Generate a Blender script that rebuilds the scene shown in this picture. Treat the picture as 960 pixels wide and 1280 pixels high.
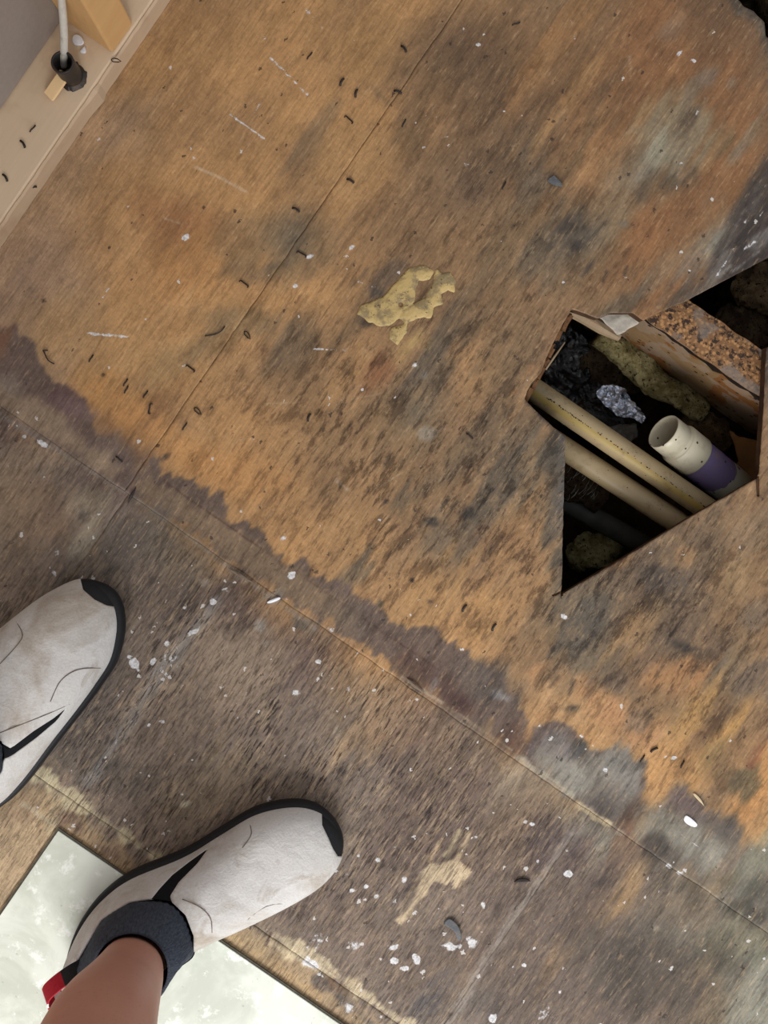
import bpy, bmesh, math, random
import numpy as np
from mathutils import Vector, Matrix
from mathutils.geometry import tessellate_polygon

for o in list(bpy.data.objects): bpy.data.objects.remove(o)
S = bpy.context.scene
C = S.collection
random.seed(7)

# ------------------------------------------------------------------ camera, world, lights, exposure
F = 1380.0                       # focal length in pixels of a 960 x 1280 frame
H = 1.0                          # phone height above the boards
cam = bpy.data.cameras.new('camera'); co = bpy.data.objects.new('camera', cam); C.objects.link(co)
co.location = (0, 0, H); cam.sensor_fit = 'VERTICAL'; cam.sensor_height = 24; cam.sensor_width = 18
cam.lens = 24 * F / 1280; cam.clip_start = .01
S.camera = co
w = bpy.data.worlds.new('world'); S.world = w; w.use_nodes = True
w.node_tree.nodes['Background'].inputs[0].default_value = (.93, .96, 1, 1)
w.node_tree.nodes['Background'].inputs[1].default_value = .78
def area(name, loc, target, size, sy, power, col):
    l = bpy.data.lights.new(name, 'AREA'); l.shape = 'RECTANGLE'; l.size = size; l.size_y = sy; l.energy = power; l.color = col
    o = bpy.data.objects.new(name, l); C.objects.link(o); o.location = loc
    o.rotation_euler = (Vector(target) - Vector(loc)).to_track_quat('-Z', 'Y').to_euler(); return o
area('window_daylight', (-.15, -2.1, 1.5), (0, -.1, 0), 1.4, 1.2, 66, (1, .985, .96))
S.view_settings.view_transform = 'Standard'; S.view_settings.look = 'None'
S.view_settings.gamma = 1; S.view_settings.use_curve_mapping = False; S.view_settings.exposure = 0

# ------------------------------------------------------------------ helpers
def at(x, y, z=0.):              # where a pixel's ray meets height z
    k = (H - z) / F
    return Vector(((x - 480) * k, (640 - y) * k, z))
CU, SU = .824, .566              # board directions: u runs along the long joint, v across it
n_ = math.hypot(CU, SU); CU /= n_; SU /= n_
def uv2w(u, v, z=0.): return Vector((u * CU + v * SU, -u * SU + v * CU, z))
def w2u(X, Y): return X * CU - Y * SU
def w2v(X, Y): return X * SU + Y * CU
UD = uv2w(1, 0); VD = uv2w(0, 1)
def lin(c):
    c = np.asarray(c, float) / 255.
    return np.where(c <= .04045, c / 12.92, ((c + .055) / 1.055) ** 2.4)
def L4(c): return tuple(lin(c)) + (1.,)

def link(name, me, parent=None, mat=None):
    o = bpy.data.objects.new(name, me); C.objects.link(o)
    if parent: o.parent = parent
    if mat: me.materials.append(mat)
    return o
def tag(o, label=None, cat=None, group=None, kind=None):
    if label: o['label'] = label
    if cat: o['category'] = cat
    if group: o['group'] = group
    if kind: o['kind'] = kind
    return o
def empty(name, loc=(0, 0, 0)):
    o = bpy.data.objects.new(name, None); C.objects.link(o); o.location = loc; o.empty_display_size = .02; return o
def mesh(name, verts, faces, smooth=False):
    me = bpy.data.meshes.new(name); me.from_pydata([tuple(v) for v in verts], [], [tuple(int(i) for i in f) for f in faces]); me.update()
    if smooth: me.shade_smooth()
    return me
def npmesh(name, V, T, smooth=False):
    me = bpy.data.meshes.new(name); n = len(V); m = len(T)
    me.vertices.add(n); me.vertices.foreach_set('co', np.ascontiguousarray(V, dtype=np.float32).ravel())
    me.loops.add(m * 3); me.loops.foreach_set('vertex_index', np.ascontiguousarray(T, dtype=np.int32).ravel())
    me.polygons.add(m); me.polygons.foreach_set('loop_start', np.arange(0, m * 3, 3, dtype=np.int32))
    me.update(calc_edges=True)
    if smooth: me.shade_smooth()
    return me
def merge(parts):
    V = []; Fc = []
    for v, f in parts:
        b = len(V); V += [tuple(p) for p in v]; Fc += [tuple(i + b for i in q) for q in f]
    return V, Fc
def box(c, a, b, d):             # box from centre and three half-axis vectors
    c, a, b, d = map(Vector, (c, a, b, d)); v = []
    for k in (-1, 1):
        for j, i in ((-1, -1), (-1, 1), (1, 1), (1, -1)): v.append(c + a * i + b * j + d * k)
    return v, [(3, 2, 1, 0), (4, 5, 6, 7), (0, 1, 5, 4), (1, 2, 6, 5), (2, 3, 7, 6), (3, 0, 4, 7)]
def uvbox(u0, u1, v0, v1, z0, z1):
    return box(uv2w((u0 + u1) / 2, (v0 + v1) / 2, (z0 + z1) / 2), UD * (u1 - u0) / 2, VD * (v1 - v0) / 2, (0, 0, (z1 - z0) / 2))
def bevel(o, wd, seg=2):
    m = o.modifiers.new('bevel', 'BEVEL'); m.width = wd; m.segments = seg; m.limit_method = 'ANGLE'; return o
def tube(pts, r, n=10, caps=True, wob=0.):
    pts = [Vector(p) for p in pts]; R = r if isinstance(r, (list, tuple)) else [r] * len(pts)
    V = []; Fc = []; up = Vector((0, 0, 1))
    for i, p in enumerate(pts):
        t = (pts[min(i + 1, len(pts) - 1)] - pts[max(i - 1, 0)]).normalized()
        a = t.cross(up)
        if a.length < .1: a = t.cross(Vector((1, 0, 0)))
        a.normalize(); b = t.cross(a).normalized()
        for k in range(n):
            an = 2 * math.pi * k / n; rr = R[i] * (1 + random.uniform(-wob, wob))
            V.append(p + a * math.cos(an) * rr + b * math.sin(an) * rr)
    for i in range(len(pts) - 1):
        for k in range(n):
            Fc.append((i * n + k, i * n + (k + 1) % n, (i + 1) * n + (k + 1) % n, (i + 1) * n + k))
    if caps: Fc.append(tuple(range(n))[::-1]); Fc.append(tuple((len(pts) - 1) * n + k for k in range(n)))
    return V, Fc
def loft(rings, close=True, caps=False):
    n = len(rings[0]); V = [p for r in rings for p in r]; Fc = []
    for i in range(len(rings) - 1):
        for k in range(n if close else n - 1):
            Fc.append((i * n + k, i * n + (k + 1) % n, (i + 1) * n + (k + 1) % n, (i + 1) * n + k))
    if caps: Fc.append(tuple(range(n))[::-1]); Fc.append(tuple((len(rings) - 1) * n + k for k in range(n)))
    return V, Fc
def crom(P, per=6, closed=False):      # Catmull-Rom through points
    P = [Vector(p) for p in P]; n = len(P); out = []
    for i in range(n if closed else n - 1):
        g = (lambda k: P[k % n]) if closed else (lambda k: P[max(0, min(n - 1, k))])
        a, b, c, d = g(i - 1), g(i), g(i + 1), g(i + 2)
        for k in range(per):
            t = k / per
            out.append(.5 * ((2 * b) + (c - a) * t + (2 * a - 5 * b + 4 * c - d) * t * t + (3 * b - a - 3 * c + d) * t ** 3))
    if not closed: out.append(P[-1])
    return out
def sdf(px, py, poly):           # signed distance, negative inside
    P = np.asarray(poly, float); d = np.full(px.shape, 1e18); ins = np.zeros(px.shape, bool)
    for i in range(len(P)):
        a = P[i]; b = P[(i + 1) % len(P)]; e = b - a; wx = px - a[0]; wy = py - a[1]
        t = np.clip((wx * e[0] + wy * e[1]) / max(e @ e, 1e-12), 0, 1)
        d = np.minimum(d, (wx - e[0] * t) ** 2 + (wy - e[1] * t) ** 2)
        c = ((a[1] > py) != (b[1] > py)); den = (b[1] - a[1]) if b[1] != a[1] else 1e-12
        ins ^= c & (px < (b[0] - a[0]) * (py - a[1]) / den + a[0])
    d = np.sqrt(d); return np.where(ins, -d, d)
def cut(V, T, f):                # snap the mesh onto the line f = 0 so that no triangle crosses it
    E = np.sort(np.vstack([T[:, [0, 1]], T[:, [1, 2]], T[:, [2, 0]]]), axis=1); E = np.unique(E, axis=0)
    fa, fb = f[E[:, 0]], f[E[:, 1]]; m = fa * fb < 0; E = E[m]; fa = fa[m]; fb = fb[m]
    t = fa / (fa - fb); tgt = V[E[:, 0]] + (V[E[:, 1]] - V[E[:, 0]]) * t[:, None]
    who = np.where(t < .5, E[:, 0], E[:, 1]); dist = np.minimum(t, 1 - t); o = np.argsort(-dist)
    V = V.copy(); f = f.copy(); V[who[o]] = tgt[o]; f[who] = 0
    s = np.sign(f)[T].sum(1)
    return V, f, s
def compact(V, T, *arr):
    u, inv = np.unique(T, return_inverse=True)
    return (V[u], inv.reshape(T.shape)) + tuple(a[u] for a in arr)
def vnoise(U, V, su, sv, seed):
    rs = np.random.RandomState(seed); G = rs.rand(257, 257)
    x = U * su + 1000.37; y = V * sv + 1000.71; xi = np.floor(x).astype(int); yi = np.floor(y).astype(int)
    fx = x - xi; fy = y - yi; fx = fx * fx * (3 - 2 * fx); fy = fy * fy * (3 - 2 * fy)
    g = lambda a, b: G[a % 257, b % 257]
    return (g(xi, yi) * (1 - fx) + g(xi + 1, yi) * fx) * (1 - fy) + (g(xi, yi + 1) * (1 - fx) + g(xi + 1, yi + 1) * fx) * fy
def fbm(U, V, su, sv, seed, oc=4):
    s = 0; a = 1; t = 0
    for k in range(oc): s = s + a * vnoise(U, V, su * 2 ** k, sv * 2 ** k, seed + k); t += a; a *= .55
    return s / t * 2 - 1

# ------------------------------------------------------------------ node materials
class Mat:
    def __init__(s, name, rough=.6, spec=.3):
        s.m = bpy.data.materials.new(name); s.m.use_nodes = True; s.t = s.m.node_tree; s.N = s.t.nodes
        s.b = s.N['Principled BSDF']; s.b.inputs['Roughness'].default_value = rough; s.b.inputs['Specular IOR Level'].default_value = spec
        s.obj = s.N.new('ShaderNodeTexCoord').outputs['Object']
    def set(s, inp, v):
        if hasattr(v, 'is_linked') or isinstance(v, bpy.types.NodeSocket): s.t.links.new(v, inp)
        elif v is not None: inp.default_value = v
    def mapping(s, v, scale=(1, 1, 1), rot=(0, 0, 0)):
        n = s.N.new('ShaderNodeMapping'); s.set(n.inputs[0], v); n.inputs['Scale'].default_value = scale; n.inputs['Rotation'].default_value = rot
        return n.outputs[0]
    def board(s): return s.mapping(s.obj, rot=(0, 0, math.atan2(SU, CU)))
    def noise(s, v, scale=1, detail=3, rough=.5, dist=0.):
        n = s.N.new('ShaderNodeTexNoise'); s.set(n.inputs['Vector'], v); n.inputs['Scale'].default_value = scale
        n.inputs['Detail'].default_value = detail; n.inputs['Roughness'].default_value = rough; n.inputs['Distortion'].default_value = dist
        return n.outputs[0]
    def voro(s, v, scale=1):
        n = s.N.new('ShaderNodeTexVoronoi'); s.set(n.inputs['Vector'], v); n.inputs['Scale'].default_value = scale; return n
    def step(s, v, a, b):
        n = s.N.new('ShaderNodeMapRange'); n.interpolation_type = 'SMOOTHSTEP'; s.set(n.inputs[0], v)
        n.inputs[1].default_value = a; n.inputs[2].default_value = b; return n.outputs[0]
    def lrange(s, v, a, b, c, d):
        n = s.N.new('ShaderNodeMapRange'); s.set(n.inputs[0], v)
        for i, q in enumerate((a, b, c, d)): n.inputs[i + 1].default_value = q
        return n.outputs[0]
    def math(s, op, a, b=None):
        n = s.N.new('ShaderNodeMath'); n.operation = op; s.set(n.inputs[0], a)
        if b is not None: s.set(n.inputs[1], b)
        return n.outputs[0]
    def mix(s, f, a, b, mode='MIX'):
        n = s.N.new('ShaderNodeMix'); n.data_type = 'RGBA'; n.blend_type = mode
        s.set(n.inputs[0], f); s.set(n.inputs[6], a); s.set(n.inputs[7], b); return n.outputs[2]
    def attr(s, name):
        n = s.N.new('ShaderNodeAttribute'); n.attribute_name = name
        q = s.N.new('ShaderNodeSeparateColor'); s.t.links.new(n.outputs[0], q.inputs[0]); return n.outputs[0], q.outputs
    def xyz(s, v):
        n = s.N.new('ShaderNodeSeparateXYZ'); s.set(n.inputs[0], v); return n.outputs
    def gray(s, v):
        n = s.N.new('ShaderNodeCombineColor')
        for i in range(3): s.set(n.inputs[i], v)
        return n.outputs[0]
    def done(s, col, bump=None, strength=.3, dist=.001, rough=None):
        s.set(s.b.inputs['Base Color'], col)
        if rough is not None: s.set(s.b.inputs['Roughness'], rough)
        if bump is not None:
            n = s.N.new('ShaderNodeBump'); n.inputs['Strength'].default_value = strength; n.inputs['Distance'].default_value = dist
            s.set(n.inputs['Height'], bump); s.t.links.new(n.outputs[0], s.b.inputs['Normal'])
        return s.m
def plain(name, c, rough=.6, spec=.3, var=.12, scale=60, metal=0., dirt=None, dirtamt=.4, dscale=12, bump=.2, bdist=.0006):
    M = Mat(name, rough, spec); n = M.noise(M.obj, scale, 4, .6)
    col = M.mix(1, L4(c), M.gray(M.lrange(n, .3, .7, 1 - var, 1 + var)), 'MULTIPLY')
    if dirt:
        d = M.step(M.noise(M.obj, dscale, 6, .65), .5, .68); col = M.mix(M.math('MULTIPLY', d, dirtamt), col, L4(dirt))
    M.b.inputs['Metallic'].default_value = metal
    return M.done(col, n, bump, bdist)

def plywood_mat():
    M = Mat('worn_plywood', .62, .28); uv = M.board()
    A, _ = M.attr('stain'); _, B = M.attr('wear'); _, Q = M.attr('paint')
    cx_ = M.N.new('ShaderNodeTexNoise'); M.set(cx_.inputs['Vector'], uv); cx_.inputs['Scale'].default_value = 380; cx_.inputs['Detail'].default_value = 4
    ofs = M.N.new('ShaderNodeVectorMath'); ofs.operation = 'MULTIPLY_ADD'; M.set(ofs.inputs[0], cx_.outputs['Color']); ofs.inputs[1].default_value = (.006, .006, 0); M.set(ofs.inputs[2], uv); wuv = ofs.outputs[0]
    col = A
    mul = lambda f, c, q: M.mix(f, c, M.mix(1, c, L4(q), 'MULTIPLY'))
    X = lambda a, b: M.math('MULTIPLY', a, b)
    # broad patches, then combed streaks of grey wear, broken up along the grain
    pn = M.noise(M.mapping(uv, (52, 20, 1)), 1, 11, .74)
    col = mul(X(M.step(pn, .5, .59), B[0]), col, (152, 142, 136))
    col = M.mix(X(M.math('SUBTRACT', 1., M.step(pn, .38, .47)), X(B[0], .42)), col, M.mix(.5, col, L4((200, 152, 100))))
    pn2 = M.noise(M.mapping(uv, (210, 40, 3)), 1, 9, .72)
    col = mul(X(M.step(pn2, .52, .60), M.lrange(B[0], 0, 1, .16, .78)), col, (132, 124, 120))
    pn3 = M.noise(M.mapping(uv, (330, 60, 7)), 1, 8, .7)
    col = M.mix(X(M.step(pn3, .55, .64), .22), col, L4((206, 164, 118)))
    # peeled face veneer: dark grooves and pale islands
    reg = M.step(M.noise(M.mapping(uv, (14, 9, 1)), 1, 5, .65), .40, .60)
    fn = M.noise(M.mapping(uv, (470, 62, 1)), 1, 6, .66)
    fl = X(M.step(fn, .52, .58), B[1])
    col = mul(X(fl, M.lrange(reg, 0, 1, .4, 1)), col, (116, 104, 104))
    fn2 = M.noise(M.mapping(uv, (290, 40, 9)), 1, 8, .7)
    pl = X(X(M.step(fn2, .51, .58), B[1]), M.lrange(reg, 0, 1, .15, .75))
    col = M.mix(pl, col, M.mix(.55, col, L4((190, 160, 126))))
    # fibre grain and mottling
    g = M.noise(M.mapping(uv, (560, 30, 1)), 1, 6, .7)
    g2 = M.noise(M.mapping(uv, (95, 5, 1)), 1, 6, .65)
    iso = M.noise(uv, 300, 6, .75)
    col = M.mix(1, col, M.gray(M.lrange(g, .3, .7, .78, 1.20)), 'MULTIPLY')
    col = M.mix(1, col, M.gray(M.lrange(g2, .3, .7, .88, 1.12)), 'MULTIPLY')
    col = M.mix(1, col, M.gray(M.lrange(iso, .3, .7, .80, 1.18)), 'MULTIPLY')
    mt = M.noise(uv, 26, 9, .72); col = M.mix(1, col, M.gray(M.lrange(mt, .3, .7, .80, 1.18)), 'MULTIPLY')
    # tiny dark pits, white paint: splashes, scratches and loose flecks
    vd = M.voro(M.mapping(wuv, (1, .6, 1)), 240); sp = M.xyz(vd.outputs['Color'])
    dk = X(M.math('LESS_THAN', vd.outputs['Distance'], X(sp[1], .34)), M.math('GREATER_THAN', sp[0], .93))
    col = M.mix(X(dk, .75), col, L4((48, 38, 34)))
    pnz = M.noise(M.mapping(uv, (150, 110, 5)), 1, 8, .75)
    pm = M.step(M.math('ADD', Q[0], X(M.math('SUBTRACT', pnz, .5), 1.5)), .42, .60)
    col = M.mix(X(X(pm, M.step(Q[0], .02, .12)), .92), col, M.mix(M.step(iso, .35, .6), L4((168, 164, 162)), L4((222, 222, 224))))
    vw = M.voro(M.mapping(wuv, (1, .8, 1)), 250); sw = M.xyz(vw.outputs['Color'])
    thr = M.lrange(B[2], 0, 1, 1.0, .84)
    big = M.math('GREATER_THAN', M.noise(uv, 30, 3), .48)
    wh = X(X(M.math('LESS_THAN', vw.outputs['Distance'], X(M.math('POWER', sw[0], 2.), .45)), M.math('GREATER_THAN', sw[1], thr)), big)
    col = M.mix(X(wh, .8), col, L4((205, 200, 196)))
    hs = M.N.new('ShaderNodeHueSaturation'); hs.inputs['Saturation'].default_value = .89; hs.inputs['Hue'].default_value = .508; M.set(hs.inputs['Color'], col); col = hs.outputs[0]
    h = M.math('ADD', X(g, .5), M.math('SUBTRACT', X(pl, .8), X(fl, .8)))
    return M.done(col, h, .5, .0008, M.lrange(mt, .3, .7, .5, .72))

# ------------------------------------------------------------------ floor boards and their stains
HOLE = [(714, 386), (748, 398), (765, 391), (790, 391), (804, 401), (822, 391), (856, 377), (905, 351), (960, 322), (1040, 281), (1056, 430),
        (958, 434), (955, 500), (949, 592), (944, 599), (860, 648), (790, 691), (702, 743), (704, 640), (707, 546), (690, 533), (655, 499), (664, 479), (676, 466), (686, 440), (700, 412)]
HOLE2 = [(917, -60), (918, -4), (930, 8), (941, 13), (949, 22), (956, 28), (957, 45), (966, 52), (985, 46), (1010, 40), (1020, -40)]
KERF = [[(944.5, 597), (949, 594), (949.5, 621), (946, 622)], [(702, 738), (709, 737), (692, 746), (689, 744)], [(700, 738), (704, 736), (704, 748), (701, 748)]]

PAL = dict(O=(181, 127, 72), o=(163, 116, 70), T=(168, 128, 92), b=(135, 99, 66), d=(112, 84, 62), g=(112, 94, 74), G=(128, 120, 106), r=(132, 84, 46),
           p=(96, 76, 70), l=(122, 104, 92), L=(150, 130, 108), k=(72, 60, 54), c=(178, 152, 116), m=(112, 108, 92), R=(120, 84, 52), e=(106, 88, 78), x=(92, 78, 70))
ROWS = ["TTTooOoOobbrdd", "TTooOOobdRRrrd", "TTTooOOobdRrrr", "TToOOoObdRbGrr", "TTOrOgobbbgoGk", "TTOOOOobbbbrrk", "TTOOobobobbbbk", "pTroOobgbbbbbb", "LlpOOobbbgdgbb", "LllboOobdbddbb",
        "lllxpooooogdbb", "lllllpoOObgdgb", "lllllllpxoOoRb", "clllllleeLoObO", "ccllllleeeGGoO", "ccllleelleelGg", "ccccclleeeeegm", "cccccLllleeegm", "ccccccllleeegm"]
def base_colour(x, y):           # coarse tone of the sheets: 14 columns x 19 rows of named wood tones, 74 px apart
    G = np.array([[PAL[c] for c in r] for r in ROWS], float); ny, nx = G.shape[:2]
    gx = np.clip(x / 960 * 13, 0, nx - 1.001); gy = np.clip(y / 1280 * 17, 0, ny - 1.001)
    xi = gx.astype(int); yi = gy.astype(int); fx = (gx - xi); fy = (gy - yi); fx = (fx * fx * (3 - 2 * fx))[:, None]; fy = (fy * fy * (3 - 2 * fy))[:, None]
    return (G[yi, xi] * (1 - fx) + G[yi, xi + 1] * fx) * (1 - fy) + (G[yi + 1, xi] * (1 - fx) + G[yi + 1, xi + 1] * fx) * fy

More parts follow.
